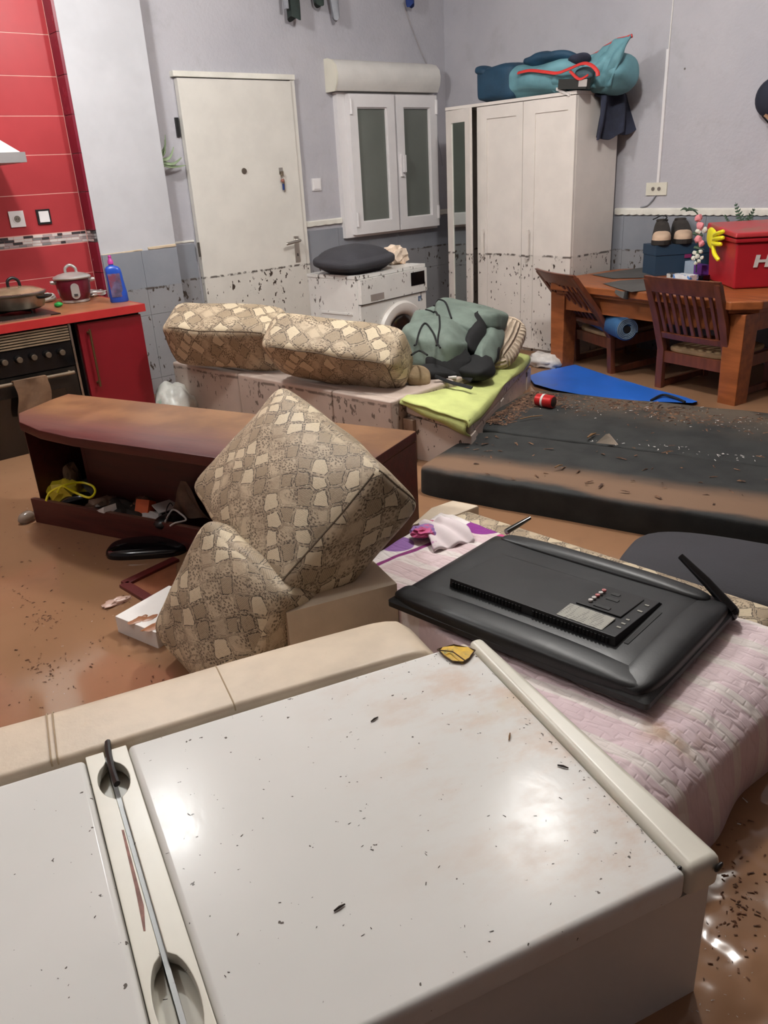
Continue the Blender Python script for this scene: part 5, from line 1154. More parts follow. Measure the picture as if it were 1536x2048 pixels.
obj('divider', prism(bm_(), [(-0.31, 0.285), (-0.29, 0.285), (-0.29, CD-0.02), (-0.31, CD-0.02)], 0.2355, CTOP-0.0365), VEN2, tc, bevel=0.002, local=True)
obj('back_board', prism(bm_(), [(-0.29, 0.285), (CL-0.0205, 0.285), (CL-0.0205, 0.30), (-0.29, 0.30)], 0.2355, CTOP-0.0365), VEN2, tc, bevel=0.002, local=True)
obj('rear_board', prism(bm_(), [(lx0+0.046, CD-0.02), (CL-0.0205, CD-0.02), (CL-0.0205, CD-0.008), (lx0+0.046, CD-0.008)], 0.06, CTOP-0.0365), VEN2, tc, bevel=0.002, local=True)
Mc = Matrix.Translation(tc.location) @ Matrix.Rotation(math.atan2(u_.y, u_.x), 4, 'Z')
def CP(x, y, z): return Mc @ Vector((x, y, z))
# clutter inside (each its own thing, resting on the cabinet floor)
def clut(name, label, px, z, rad, m, seed, cat='junk', amp=0.3, sub=3, fr=3.0):
    c = PZ(px[0], px[1], z) if len(px) == 2 else CP(*px); return tag(obj(name, blob(bm_(), c, rad, seed, amp, sub, fr), m), label, cat)
FB = 0.238
clut('yellow_bag', 'crumpled yellow plastic bag in the low cabinet', (-0.375, 0.222, 0.302), 0, (0.058, 0.095, 0.055), YELM, 3, 'bag', 0.5)
clut('brown_rag', 'muddy brown rag at the back of the low cabinet', (-0.415, 0.30, 0.33), 0, (0.035, 0.035, 0.075), MUDC, 4, 'rag', 0.3)
bm = bm_(); pts = [PZ(x, y, z) for x, y, z in ((92, 1002, 0.36), (100, 985, 0.385), (125, 972, 0.41), (160, 965, 0.40), (185, 972, 0.385), (190, 985, 0.37), (178, 995, 0.36), (150, 985, 0.38), (125, 972, 0.415), (115, 985, 0.39))]
tag(obj('yellow_cable', tube(bm, spline(pts, 8), 0.0045, 8), YEL), 'thin yellow network cable looped in the low cabinet', 'cable')
c = PZ(150, 1000, 0.30); tag(obj('glasses_case', cushion_bm(c, (0.75, -0.5, 0.2), (0.3, 0.8, 0.1), (0.13, 0.05, 0.04), k=3), GLOSSB), 'shiny black case lying under the yellow cable', 'case')
c = PZ(178, 978, 0.30); tag(obj('grey_bottle', tube(bm_(), [c+Vector((0.0, 0.06, 0.01)), c+Vector((0.01, 0.04, 0.01)), c, c+Vector((0.02, -0.05, 0))], [0.012, 0.028, 0.03, 0.03], 14), pm('grey_bottle', (92, 88, 84), 0.35)), 'grey plastic bottle lying in the low cabinet', 'bottle')
clut('dark_cloth', 'dark heap of wet cloth in the middle of the low cabinet', (-0.06, 0.222, 0.268), 0, (0.058, 0.15, 0.045), DKCL, 6, 'cloth', 0.4)
clut('brown_paper', 'wet brown paper scraps beside the cabinet front board', (205, 1012), 0.285, (0.07, 0.05, 0.03), BROWNP, 7, 'paper', 0.5)
c = PZ(213, 1021, 0.30); tag(obj('paper_scrap', hexa(bm_(), [c+Vector(p) for p in ((-0.02, -0.02, 0), (0.03, -0.03, 0), (0.02, 0.0, 0.0), (-0.03, 0.02, 0))], [c+Vector(p) for p in ((-0.015, -0.02, 0.025), (0.03, -0.03, 0.03), (0.02, 0.0, 0.012), (-0.03, 0.02, 0.004))]), PAPER), 'folded white paper scrap at the cabinet front edge', 'paper')
c = PZ(290, 1018, 0.30); tag(obj('orange_box', bx(bm_(), -0.022, 0.022, -0.03, 0.03, -0.02, 0.035, Matrix.Translation(c) @ Matrix.Rotation(0.5, 4, 'Z') @ Matrix.Rotation(0.5, 4, 'Y')), ORANGE, bevel=0.008, seg=3), 'small orange plastic box in the low cabinet', 'box')
clut('brown_pouch', 'brown pouch around the orange plastic box', (300, 1012), 0.28, (0.08, 0.06, 0.045), BROWNP, 11, 'pouch', 0.35)
c = PZ(335, 1012, 0.315); tag(obj('white_card', bx(bm_(), -0.05, 0.05, -0.03, 0.03, 0, 0.004, Matrix.Translation(c) @ Matrix.Rotation(0.3, 4, 'X')), PAPER, bevel=0.001), 'white card lying flat near the plastic film', 'card')
def film(u, v):
    p_ = PZ(378, 1032, 0.295).lerp(PZ(367, 962, 0.44), v); s_ = 0.20*(1-v*0.86)
    return p_+Vector((0.30, -0.93, 0))*(s_*(u-0.45)*1.0)+Vector((0.012*math.sin(u*9+v*5), 0.012*math.cos(u*7), 0))*(1-v)
tag(obj('plastic_film', sheet(bm_(), film, 14, 18, 0.002), BROWNP), 'stiff brown plastic film standing up in the low cabinet', 'film')
clut('adapter', 'black power adapter among white wires in the cabinet', (335, 1042), 0.29, (0.055, 0.04, 0.025), BLK, 13, 'adapter', 0.1, 2)
bm = bm_(); tube(bm, spline([PZ(330, 1044, 0.31), PZ(345, 1020, 0.33), PZ(362, 1028, 0.33), PZ(372, 1040, 0.31), PZ(350, 1046, 0.31), PZ(340, 1052, 0.30)], 8), 0.0035, 6)
tag(obj('white_wire', bm, PAPER), 'tangled white wire beside the black adapter', 'wire')
bm = bm_(); tube(bm, spline([PZ(331, 1042, 0.31), PZ(333, 1020, 0.345), PZ(340, 1006, 0.36), PZ(346, 1012, 0.35)], 6), 0.002, 6)
tag(obj('black_wire', bm, BLK), 'thin black wire bent upright beside the black adapter', 'wire')
clut('paper_heap', 'soggy pale paper strip along the cabinet front board', (0.12, 0.20, 0.285), 0, (0.03, 0.07, 0.015), PAPER, 15, 'paper', 0.4)

# ------------------------------------------------------------------ floating things on the left
c = PZ(292, 1103, W); tag(obj('floating_tray', cushion_bm(c+Vector((0.01, 0.0, 0.008)), (0.72, -0.60, 0.0), (0.60, 0.72, 0.0), (0.30, 0.15, 0.06), k=3.4, infl=(0, 0, 0.2)), GLOSSB), 'shiny black padded panel floating beside the low cabinet', 'panel')
q = [PZ(*p, W+0.012) for p in ((247, 1165), (352, 1115), (352, 1200), (318, 1207))]
fr_ = thing('drawer_front', 'dark red framed drawer front floating under the muddy water', 'drawer', q[0])
for a, b in ((0, 1), (0, 3)):
    d = (q[b]-q[a]).normalized(); n_ = Vector((-d.y, d.x, 0))*0.018
    hexa(bm := bm_(), [q[a]-n_-Vector((0, 0, 0.02)), q[b]-n_-Vector((0, 0, 0.02)), q[b]+n_-Vector((0, 0, 0.02)), q[a]+n_-Vector((0, 0, 0.02))], [q[a]-n_, q[b]-n_, q[b]+n_, q[a]+n_]); obj('frame_rail', bm, DKRED, fr_, bevel=0.003)
hexa(bm := bm_(), [v-Vector((0, 0, 0.022)) for v in q], [v-Vector((0, 0, 0.010)) for v in q]); obj('inset_panel', bm, pm('muddy_panel', (146, 92, 66), 0.25, var=0.15), fr_)
b0 = PZ(313, 1299, W-0.02); tp = [PZ(229, 1232, W+0.055), PZ(311, 1265, W+0.055), PZ(420, 1195, W+0.055), PZ(338, 1170, W+0.055)]
px_ = thing('polystyrene_tray', 'white polystyrene tray splashed with mud floating in the water', 'tray', up(sum(tp, Vector())/4, W-0.02))
hexa(bm := bm_(), [up(v, W-0.03) for v in tp], tp); obj('block', bm, POLY, px_, bevel=0.004)
ct_ = sum(tp, Vector())/4
for i, (x, y, a, b, r) in enumerate(((275, 1240, 0.05, 0.014, 0.4), (300, 1236, 0.035, 0.012, 0.2), (310, 1252, 0.06, 0.016, 0.55), (322, 1243, 0.03, 0.012, 0.3), (290, 1232, 0.015, 0.006, 0.6))):
    obj('mud_splash', blob(bm_(), PZ(x, y, W+0.0555), (a*0.6, b, 0.002), i+20, 0.7, 2, 2.5), POLYMUD, px_)
tag(obj('plastic_scrap', blob(bm_(), PZ(232, 1204, W+0.004), (0.045, 0.02, 0.010), 31, 0.5, 3, 2.5), pm('pinkish_film', (212, 176, 160), 0.3, var=0.12)), 'pale plastic scrap floating beside the polystyrene tray', 'plastic')
tag(obj('plastic_bottle', tube(bm_(), spline([PZ(38, 1045, W+0.01), PZ(50, 1036, W+0.02), PZ(62, 1030, W+0.022), PZ(70, 1026, W+0.02)], 4), [0.008, 0.014, 0.02, 0.024, 0.024, 0.024, 0.024, 0.024, 0.02, 0.015, 0.010, 0.009, 0.009], 14), CLEAR), 'clear plastic bottle floating at the cabinet corner', 'bottle')
tag(obj('plastic_bag', blob(bm_(), (2.02, 4.24, 0.24), (0.11, 0.14, 0.15), 41, 0.22, 4, 2.0), BAGW, angle=180), 'white and green plastic bag between the red cabinet and sofa', 'bag')
tag(obj('orange_scrap', blob(bm_(), PZ(824, 922, W+0.008), (0.028, 0.018, 0.010), 44, 0.4, 2), ORANGE), 'orange scrap floating at the foot of the sofa unit', 'plastic')
# near cushions
C1c = CAM+(Vector((1.273, 1.925, 0.562))-CAM)*0.935+Vector((0.0, 0.0, -0.014))
snake('big snake print cushion tipped on its corner on top of the pile', C1c, (-0.185, -0.968, -0.167), (0.707, -0.249, 0.662), (0.645, 0.435, 0.20), 12, (0.03, 0.05, 0.42), SNAKE, [edge_seam((1, None, 1)), edge_seam((1, 1, None), 8)], wob=0.008, seed=5)
snake('lower snake print cushion half sunk in the water under another', (0.905, 1.725, 0.365), (0.02, -0.93, -0.22), (0.50, -0.05, 0.85), (0.40, 0.37, 0.18), 9, (0.03, 0.05, 0.30), SNAKE, wob=0.01, seed=6)
# ================================================================== FRIDGE ON ITS BACK
FO = Vector((0.918, 0.362, 0)); FA = math.atan2(-0.289, 0.957)
fg = thing('refrigerator', 'white fridge freezer lying on its back with doors upward', 'refrigerator', FO, FA)
Mf = Matrix.Translation(FO) @ Matrix.Rotation(FA, 4, 'Z'); Mfi = Mf.inverted()
FT, FW, FL = 0.50, 0.689, 1.72
def floc(x, y, z=0.5): return Mfi @ PZ(x, y, z)
obj('body', bx(bm_(), -FL, -0.008, 0.012, FW-0.012, 0.005, FT-0.062), pm('fridge_side', (212, 210, 206), 0.3, var=0.03, vs=3), fg, bevel=0.012, seg=2, local=True)
obj('gasket', bx(bm_(), -FL+0.02, -0.03, 0.024, FW-0.024, FT-0.0615, FT-0.052), pm('gasket_grey', (150, 146, 140), 0.7), fg, local=True)
gx = lambda y: -(0.768+0.030*y/FW)
sx = lambda y: -(0.066-0.030*y/FW)
TR_ = 0.032
# large door, freezer door, end strip: outlines follow slightly skewed seams
def slab(poly, z0, z1, m, name, parent=None, bev=0.012, seg=4):
    return obj(name, prism(bm_(), poly, z0, z1), m, parent or fg, bevel=bev, seg=seg, local=True)
big = [(gx(0)+0.005+TR_, 0), (sx(0)-0.002, 0), (sx(FW)-0.002, FW), (gx(FW)+0.005+TR_, FW)]
dbig = slab(big, FT-0.0515, FT, FRIDGE, 'main_door')
small = [(-FL, 0), (gx(0)-0.005-TR_, 0), (gx(FW)-0.005-TR_, FW), (-FL, FW)]
dsm = slab(small, FT-0.0515, FT, FRIDGE, 'freezer_door')
CRP = pm('aged_cream_plastic', (213, 209, 195), 0.34, var=0.05, vs=5)
slab([(sx(0)+0.002, 0), (0.0, 0), (0.0, FW), (sx(FW)+0.002, FW)], FT-0.058, FT+0.002, CRP, 'end_strip', bev=0.014)
# trims with oval finger recesses
ov = [(floc(238, 1556).y, 0.050, 0.026), (floc(372, 1992).y, 0.075, 0.028)]
def trim(side):
    # side +1 on the main door, -1 on the freezer door
    pts = []; n_ = 70
    for i in range(n_+1):
        y = FW*i/n_; e = 0.004
        for c, a, b in ov:
            if abs(y-c) < a: e = max(e, b*math.sqrt(1-((y-c)/a)**2))
        pts.append((gx(y)+side*e, y))
    outer = [(gx(FW)+side*(0.0045+TR_), FW), (gx(0)+side*(0.0045+TR_), 0)]
    return pts+outer
for sd_, dd in ((1, dbig), (-1, dsm)):
    obj('handle_trim', prism(bm_(), trim(sd_), FT-0.020, FT+0.001), CRP, dd, bevel=0.002, seg=2, local=True)
    yy = [(gx(y)+sd_*0.004, y) for y in (0, FW)]
    poly = [(gx(0)+sd_*0.004, 0.004), (gx(0)+sd_*(0.004+TR_), 0.004), (gx(FW)+sd_*(0.004+TR_), FW-0.004), (gx(FW)+sd_*0.004, FW-0.004)]
    obj('recess_floor', prism(bm_(), poly, FT-0.0515, FT-0.030), CRP, dd, bevel=0.001, seg=1, local=True)
bm = bm_(); prism(bm, [(gx(0)-0.0035, 0.01), (gx(0)+0.0035, 0.01), (gx(FW)+0.0035, FW-0.002), (gx(FW)-0.0035, FW-0.002)], FT-0.045, FT-0.012)
obj('divider_bar', bm, pm('bar_grey', (150, 152, 152), 0.4, 0.3), fg, local=True)
bm = bm_(); tube(bm, spline([Mfi @ PZ(x, y, FT+0.002) for x, y in ((215, 1484), (218, 1512), (226, 1545), (234, 1568))], 5), 0.0065, 8, 0.8); obj('hinge_arm', bm, BLK, fg, local=True)
for x, y in ((1359, 1746), (1442, 1738)):
    q = floc(x, y, 0.49); obj('corner_plug', cushion_bm(q+Vector((0, 0.004, 0)), (1, 0.3, 0), (0, 1, 0.3), (0.014, 0.008, 0.018), k=2.5, n=8), BLK, fg, local=True)
# paint chip on the freezer trim
q0 = [floc(x, y, FT+0.0012) for x, y in ((243, 1660), (248, 1660), (259, 1703), (288, 1812), (291, 1862), (287, 1862), (270, 1775))]
obj('rust_streak', prism(bm_(), [(v.x, v.y) for v in q0], FT+0.0008, FT+0.0016), pm('rust_brown', (150, 110, 100), 0.7, var=0.2, vs=40), dsm, smooth=False, local=True)
# leaf lying on the fridge
lfc = [PZ(x, y, FT+0.003) for x, y in ((876, 1300), (886, 1297), (908, 1291), (936, 1297), (950, 1302), (938, 1318), (926, 1326), (905, 1324), (888, 1313))]
lf = thing('dry_leaf', 'curled yellow dry leaf lying on the fridge door', 'leaf', up(lfc[0], FT))
cl = sum(lfc, Vector())/len(lfc); bm = bm_(); c0 = bm.verts.new(cl+Vector((0, 0, 0.004))); rv = [bm.verts.new(p+Vector((0, 0, 0.004*(i % 2)))) for i, p in enumerate(lfc)]; md = [bm.verts.new(p.lerp(cl, 0.45)+Vector((0, 0, 0.003*(i % 3)))) for i, p in enumerate(lfc)]
n_ = len(rv)
for i in range(n_):
    j = (i+1) % n_; bm.faces.new((rv[i], rv[j], md[j], md[i])); bm.faces.new((md[i], md[j], c0))
bmesh.ops.recalc_face_normals(bm, faces=bm.faces); bmesh.ops.solidify(bm, geom=bm.faces[:], thickness=0.0015)
obj('blade', bm, LEAFY, lf)
obj('midrib', tube(bm_(), [PZ(874, 1300, FT+0.010), PZ(905, 1303, FT+0.013), PZ(930, 1321, FT+0.010)], 0.0014, 6), LEAFB, lf)
obj('rim', tube(bm_(), [p+Vector((0, 0, 0.002)) for p in lfc+[lfc[0]]], 0.0016, 6), LEAFB, lf)
# loose specks on the fridge
rs = random.Random(11); pts = []
for i in range(150):
    x = rs.uniform(560, 900); y = 1290+(900-x)*0.16+rs.gauss(14, 12); pts.append(PZ(x, y, FT+0.0006))
for i in range(120): pts.append(PZ(rs.uniform(60, 1300), rs.uniform(1380, 2000), FT+0.0006))
for i in range(120):
    t = rs.random(); pts.append(PZ(945+t*420+rs.gauss(-10, 8), 1300+t*430+rs.gauss(4, 6), FT+0.0006))
pts = [p for p in pts if 0.01 < (Mfi @ p).y < FW-0.01 and -FL < (Mfi @ p).x < -0.07]
bits('fridge_dirt', pts, (0.0007, 0.0019), SOILD, 'scattered dark dirt specks on the fridge doors', 'dirt', seed=5)
for i, (x0, y0, x1, y1) in enumerate(((742, 1443, 756, 1434), (668, 1822, 690, 1808), (1115, 1530, 1137, 1536), (1018, 1480, 1020, 1466))):
    a, b = PZ(x0, y0, FT+0.002), PZ(x1, y1, FT+0.002)
    tag(obj('twig', tube(bm_(), [a, a.lerp(b, 0.5)+Vector((0, 0, 0.001)), b], [0.0012, 0.002, 0.001], 6), SOILD if i != 3 else TWIG), ('short dark twig left of the leaf on the fridge', 'thin dark sliver near the middle bottom of the fridge door', 'black curl of dirt near the fridge end strip', 'brown crumb on the fridge below the leaf')[i], 'debris')

# ================================================================== NEAR SOFA
def Fl(x, y, z): return Mf @ Vector((x, y, z))
sb2 = thing('leather_sofa', 'cream leatherette sofa with snake print seat between fridge and mattress', 'sofa', Fl(-0.5, 0.9, 0))
bm = bm_(); y0, y1 = FW+0.012, 0.895; zt = 0.505
prof = []
for k in range(9):
    a = math.pi/2*k/8; prof.append((y1-0.055+0.055*math.cos(a), zt-0.06+0.06*math.sin(a)))
for k in range(7):
    a = math.pi/2+math.pi/2*k/6; prof.append((y0+0.012+0.012*math.cos(a), zt-0.012+0.012*math.sin(a)))
prof += [(y0, 0.01), (y1, 0.01)]
loops = []
ns = 60
for i in range(ns+1):
    x = -1.72+i/ns*1.62; k = 1.0; dz = 0.004*mnoise.noise(Vector((x*3, 0, 0)))
    rem = (-0.10-x)
    if rem < 0.10: k = math.sqrt(max(0.0, 1-((0.10-rem)/0.10)**2))*0.22+0.78
    mid = (y0+y1)/2
    loops.append([Fl(x, mid+(a-mid)*(0.55+0.45*k), (b if b < 0.05 else (b-(1-k)*0.16)+dz)) for a, b in prof])
loft(bm, loops); bkr = obj('backrest', bm, LEATH, sb2, angle=60)
for x in (floc(96, 1455).x, floc(108, 1452).x, floc(437, 1345).x):
    obj('seam', tube(bm_(), [Fl(x, a, b+0.0008) for a, b in prof[:16]], 0.0016, 6), SEAMD, bkr)
obj('armrest', bx(bm_(), -0.325, -0.02, 1.085, 1.42, 0.01, 0.452, Mf), LEATH, sb2, bevel=0.035, seg=5)
# seat
seat = [PZ(905, 1004, 0.40), Vector((1.862, 0.665, 0)), Vector((1.06, 0.655, 0)), Fl(0.034, 0.70, 0), Fl(0.045, 1.05, 0), Vector((1.35, 1.61, 0))]
st_ = sb2
bm = bm_(); uvl = bm.loops.layers.uv.verify()
prism(bm, [(p.x, p.y) for p in seat], 0.02, 0.398)
for f in bm.faces:
    for l in f.loops: l[uvl].uv = (l.vert.co.x+l.vert.co.z*0.7, l.vert.co.y)
obj('seat_pad', bm, SNAKE, st_, bevel=0.035, seg=4)
for f in (): pass
bm = bm_(); pts = [PZ(820, 1052, 0.401), PZ(862, 1016, 0.401), PZ(905, 1001, 0.400), PZ(960, 1012, 0.401), PZ(915, 1030, 0.401)]
hexa(bm, [p-Vector((0, 0, 0.05)) for p in pts], [p+Vector((0, 0, 0.004)) for p in pts]); obj('cream_corner', bm, LEATH, st_, bevel=0.010, seg=2)
# quilt
xf = lambda t: 1.705-0.085*t       # far edge X by t along Y (0 = left end, 1 = right end)
def quilt(u, v):
    # u: 0 left end .. 1 hem hanging down at the right end, v: 0 far .. 1 near (fridge side)
    T = 0.76
    t = min(u/T, 1.0)
    yL = 1.735-0.11*v; yR = 0.535
    y = yL+(yR-yL)*t
    xn = 0.945+0.302*(y-0.362)
    if y > 1.02: xn = 1.138+0.20*(y-1.02)
    xfar = 1.72-0.05*t
    if t > 0.55: xfar = 1.6925+(t-0.55)*0.12
    VT = 0.92; vv = min(v/VT, 1.0)
    x = xfar+(xn-xfar)*vv; z = 0.4045
    r = 0.0
    if t > 0.90:
        k = (t-0.90)/0.10; r = 0.05*k*k; z -= r
    if u > T:
        k = (u-T)/(1-T); y -= 0.022*math.sin(min(1, k*1.3)*math.pi/2)-0.03*k*k*(0.5+0.5*math.sin(v*7))-0.010*math.sin(v*17)*k; z = 0.3545-0.19*k
    if v > VT: z -= 0.10*((v-VT)/(1-VT))
    z += 0.006*mnoise.noise(Vector((x*6, y*6, 1.0)))+0.0025*mnoise.noise(Vector((x*25, y*25, 2.0)))
    if v < 0.05 and u < T: z -= 0.004*(1-v/0.05)
    return Vector((x, y, z))
ql = tag(obj('quilt', sheet(bm_(), quilt, 110, 60, 0.008), QUILT, angle=180), 'pink and white striped quilt spread under the television', 'quilt')
def foldq(u, v):
    p_ = PZ(868, 1098, 0.415).lerp(PZ(950, 1076, 0.415), u); q_ = PZ(838, 1042, 0.43).lerp(PZ(905, 1030, 0.43), u)
    z = 0.014*math.sin(v*math.pi)+0.007*math.sin(u*13+v*6)
    return p_.lerp(q_, v)+Vector((0, 0, z-0.012))
obj('quilt_fold', sheet(bm_(), foldq, 30, 20, 0.008), pm('fold_white', (228, 214, 216), 0.85, var=0.05, vs=7, second=(190, 120, 170), thr=(0.60, 0.64)), ql, angle=180)
c = PZ(848, 1048, 0.45); obj('fold_lump', blob(bm_(), c-Vector((0, 0, 0.022)), (0.04, 0.035, 0.014), 51, 0.5, 3), pm('fold_purple', (150, 118, 178), 0.85, second=(206, 92, 140), thr=(0.5, 0.54), vs=7), ql)
# grey cushion under the mattress edge
tag(obj('bench_cushion', cushion_bm((2.27, 0.78, 0.225), (0.26, -0.966, 0.0), (0.966, 0.26, 0.0), (1.08, 0.42, 0.15), k=4, infl=(0, 0, 0.1)), GREYC, angle=180), 'dark grey cushion floating between mattress and near sofa', 'cushion')

# ================================================================== TELEVISION
tvc = Vector((1.435, 1.055, 0.418)); tva = math.atan2(-0.994, 0.11)
tv = thing('television', 'black flat television lying face down on the quilt', 'television', tvc, tva)
TX, TYY = 0.355, 0.245     # half sizes: x along the wide side, y up the screen (away from the camera)
def rl(x0, x1, y0, y1, z, r=0.02, n=5):
    out = []
    for cx, cy, a0 in ((x1-r, y1-r, 0), (x0+r, y1-r, 90), (x0+r, y0+r, 180), (x1-r, y0+r, 270)):
        for k in range(n+1):
            a = R_(a0+90*k/n); out.append((cx+r*math.cos(a), cy+r*math.sin(a), z))
    return out
obj('screen', bx(bm_(), -TX+0.01, TX-0.01, -TYY+0.01, TYY-0.01, 0.0, 0.004), GLOSSB, tv, local=True)
loops = [rl(-TX, TX, -TYY, TYY, 0.004, 0.012), rl(-TX, TX, -TYY, TYY, 0.018, 0.012), rl(-TX+0.006, TX-0.006, -TYY+0.006, TYY-0.006, 0.022, 0.016), rl(-TX+0.015, TX-0.02, -TYY+0.02, TYY-0.02, 0.031, 0.025), rl(-TX+0.03, TX-0.045, -TYY+0.045, TYY-0.04, 0.041, 0.04), rl(-TX+0.045, TX-0.08, -TYY+0.075, TYY-0.06, 0.048, 0.05), rl(-TX+0.055, TX-0.115, -TYY+0.095, TYY-0.072, 0.050, 0.05)]
obj('back_shell', loft(bm_(), loops), TVM, tv, angle=35, local=True)
obj('top_ridge', cushion_bm((0.0, TYY-0.050, 0.040), (1, 0, 0), (0, 1, 0), (0.60, 0.06, 0.040), k=4, n=12), TVM, tv, local=True)
obj('bottom_roll', cushion_bm((-0.005, -TYY+0.046, 0.024), (1, 0, 0), (0, 1, 0), (0.69, 0.090, 0.046), k=4.5, n=14), TVM, tv, local=True, angle=180)
obj('end_roll', cushion_bm((TX-0.050, 0.0, 0.024), (0, 1, 0), (-1, 0, 0), (0.475, 0.095, 0.046), k=4.0, n=12), TVM, tv, local=True, angle=180)
ec = obj('electronics_cover', hexa(bm_(), [(-0.235, -0.135, 0.0505), (0.225, -0.135, 0.0505), (0.225, 0.10, 0.0505), (-0.235, 0.10, 0.0505)], [(-0.235, -0.131, 0.072), (0.221, -0.131, 0.072), (0.221, 0.09, 0.058), (-0.235, 0.09, 0.053)]), TVM, tv, bevel=0.006, seg=2, local=True)
bm = bm_()
for i in range(46):
    x = -0.225+i*0.0095
    if 22 <= i <= 24: continue
    bx(bm, x, x+0.0048, -0.1375, -0.1362, 0.053, 0.067)
tag(obj('vent_grille', bm, pm('vent_dark', (6, 6, 6), 0.7), ec, smooth=False, local=True), kind='stuff')
cpan = obj('connector_panel', hexa(bm_(), [(0.075, -0.045, 0.064), (0.190, -0.045, 0.066), (0.190, 0.075, 0.058), (0.075, 0.075, 0.056)], [(0.075, -0.045, 0.0705), (0.190, -0.045, 0.071), (0.190, 0.075, 0.0620), (0.075, 0.075, 0.0605)]), TVD, ec, bevel=0.001, seg=1, local=True)
for i in range(5):
    y = -0.020+i*0.0165; x = 0.100; z = 0.0692-0.00085*(y+0.012)*80*0.01-0.0008*i
    j = obj('av_jack', lathe(bm_(), [(0.0018, 0.0005), (0.0052, 0.0005), (0.0056, 0.005), (0.0040, 0.006), (0.0018, 0.005)], (x, y, z), 14), PAPER if i in (0, 1, 3) else pm('jack_red', (190, 110, 110), 0.4), cpan, local=True)
for x0, x1, y0, y1 in ((0.115, 0.155, -0.036, -0.024), (0.12, 0.15, 0.016, 0.028), (0.118, 0.138, 0.046, 0.058)):
    obj('port', bx(bm_(), x0, x1, y0, y1, 0.0620, 0.0722 - (y0+0.04)*0.085), pm('port_black', (5, 5, 5), 0.6), cpan, smooth=False, local=True)
m_ = bpy.data.materials.new('rating_label'); m_.use_nodes = True; s = NT(m_); o_ = s.obj(); x_, y_, z_ = s.sep(o_)
ln = s.math('MULTIPLY', s.ss(s.math('SINE', s.math('MULTIPLY', y_, 900)), 0.2, 0.5), s.ss(s.noise(s.mapv(o_, scl=(1, 0.15, 1)), 140.0, 2.0), 0.48, 0.55))
s.out(s.mix(s.math('MULTIPLY', ln, 0.7), lin((152, 150, 140)), lin((70, 70, 68))), 0.55)
obj('rating_label', hexa(bm_(), [(0.070, -0.125, 0.0722), (0.185, -0.125, 0.0722), (0.185, -0.060, 0.0688), (0.070, -0.060, 0.0688)], [(0.070, -0.125, 0.0728), (0.185, -0.125, 0.0728), (0.185, -0.060, 0.0722), (0.070, -0.060, 0.0722)]), m_, ec, smooth=False, local=True)
bm = bm_()
for y, l in ((0.05, 0.010), (0.012, 0.012), (-0.045, 0.008), (-0.068, 0.010), (-0.09, 0.010)):
    bx(bm, 0.202, 0.202+l, y, y+0.005, 0.060, 0.0722-(y+0.13)*0.062+0.0012)
obj('port_marks', bm, GREYLAB, ec, smooth=False, local=True)
obj('port_slot', bx(bm_(), 0.232, 0.242, -0.11, 0.06, 0.0500, 0.0515), pm('slot_black', (4, 4, 4), 0.6), tv, smooth=False, local=True)
for x, y in ((-0.03, 0.035), (0.045, 0.035), (-0.03, -0.03), (0.045, -0.04)):
    obj('mount_hole', cyl(bm_(), (x, y, 0.055), (x, y, 0.0672-(y+0.13)*0.06+0.0022), 0.004, None, 10), pm('hole_black', (3, 3, 3), 0.7), ec, local=True)
# stand feet sticking out at the lower edge
Mt = (Matrix.Translation(tvc) @ Matrix.Rotation(tva, 4, 'Z')).inverted()
a, b = Mt @ PZ(1361, 1112, 0.53), Mt @ PZ(1466, 1222, 0.445)
f1 = obj('stand_foot', tube(bm_(), [a, a.lerp(b, 0.5)+Vector((0, 0, 0.004)), b], [0.008, 0.012, 0.014], 10, 0.7), GLOSSB, tv, local=True)
a, b = Mt @ PZ(1060, 1036, 0.47), Mt @ PZ(1012, 1064, 0.445)
obj('stand_foot', tube(bm_(), [a, a.lerp(b, 0.5), b], [0.008, 0.012, 0.013], 10, 0.7), GLOSSB, tv, local=True)
obj('foot_pad', cushion_bm(Mt @ PZ(1464, 1226, 0.432), (1, 0, 0), (0, 1, 0), (0.03, 0.03, 0.03), k=3, n=8), GLOSSB, f1, local=True)

# ================================================================== MATTRESS
mo = Vector((2.115, 2.285, 0)); ma = math.atan2(-0.957, 0.289)
mt = thing('folding_mattress', 'black folding mattress smeared with tan mud, floating', 'mattress', mo, ma)
Mm = Matrix.Translation(mo) @ Matrix.Rotation(ma, 4, 'Z')
MT = 0.318
obj('front_section', cushion_bm((0.95, 0.28, MT-0.075), (1, 0, 0), (0, 1, 0), (1.92, 0.575, 0.155), k=14, infl=(0.005, 0.01, 0.03), n=26, wob=0.006, seed=3), MATT, mt, local=True, angle=180)
obj('rear_section', cushion_bm((0.93, 0.935, MT-0.07), (1, -0.02, 0), (0.02, 1, 0), (1.98, 0.74, 0.155), k=14, infl=(0.005, 0.01, 0.03), n=26, wob=0.006, seed=4), MATT, mt, local=True, angle=180)
rs = random.Random(21); pts = []
def mloc(x, y, dz=0.0): return Mm @ Vector((x, y, MT+0.012+dz))
for i in range(1500):
    t = rs.random(); x = 0.0+1.5*t**1.3; y = 1.10+rs.gauss(0.0, 0.07)+0.05*math.sin(x*4)
    if rs.random() < 0.35: x = rs.uniform(-0.02, 0.12); y = rs.uniform(0.65, 1.27)
    pts.append(mloc(min(max(x, 0.0), 1.7), min(y, 1.25), -0.004))
for i in range(120): pts.append(mloc(rs.uniform(0.05, 1.5), rs.uniform(0.02, 1.2), -0.005))
bits('leaf_litter', pts, (0.005, 0.014), SOIL, 'dark soil and leaf litter strewn over the rear mattress', 'debris', seed=8)
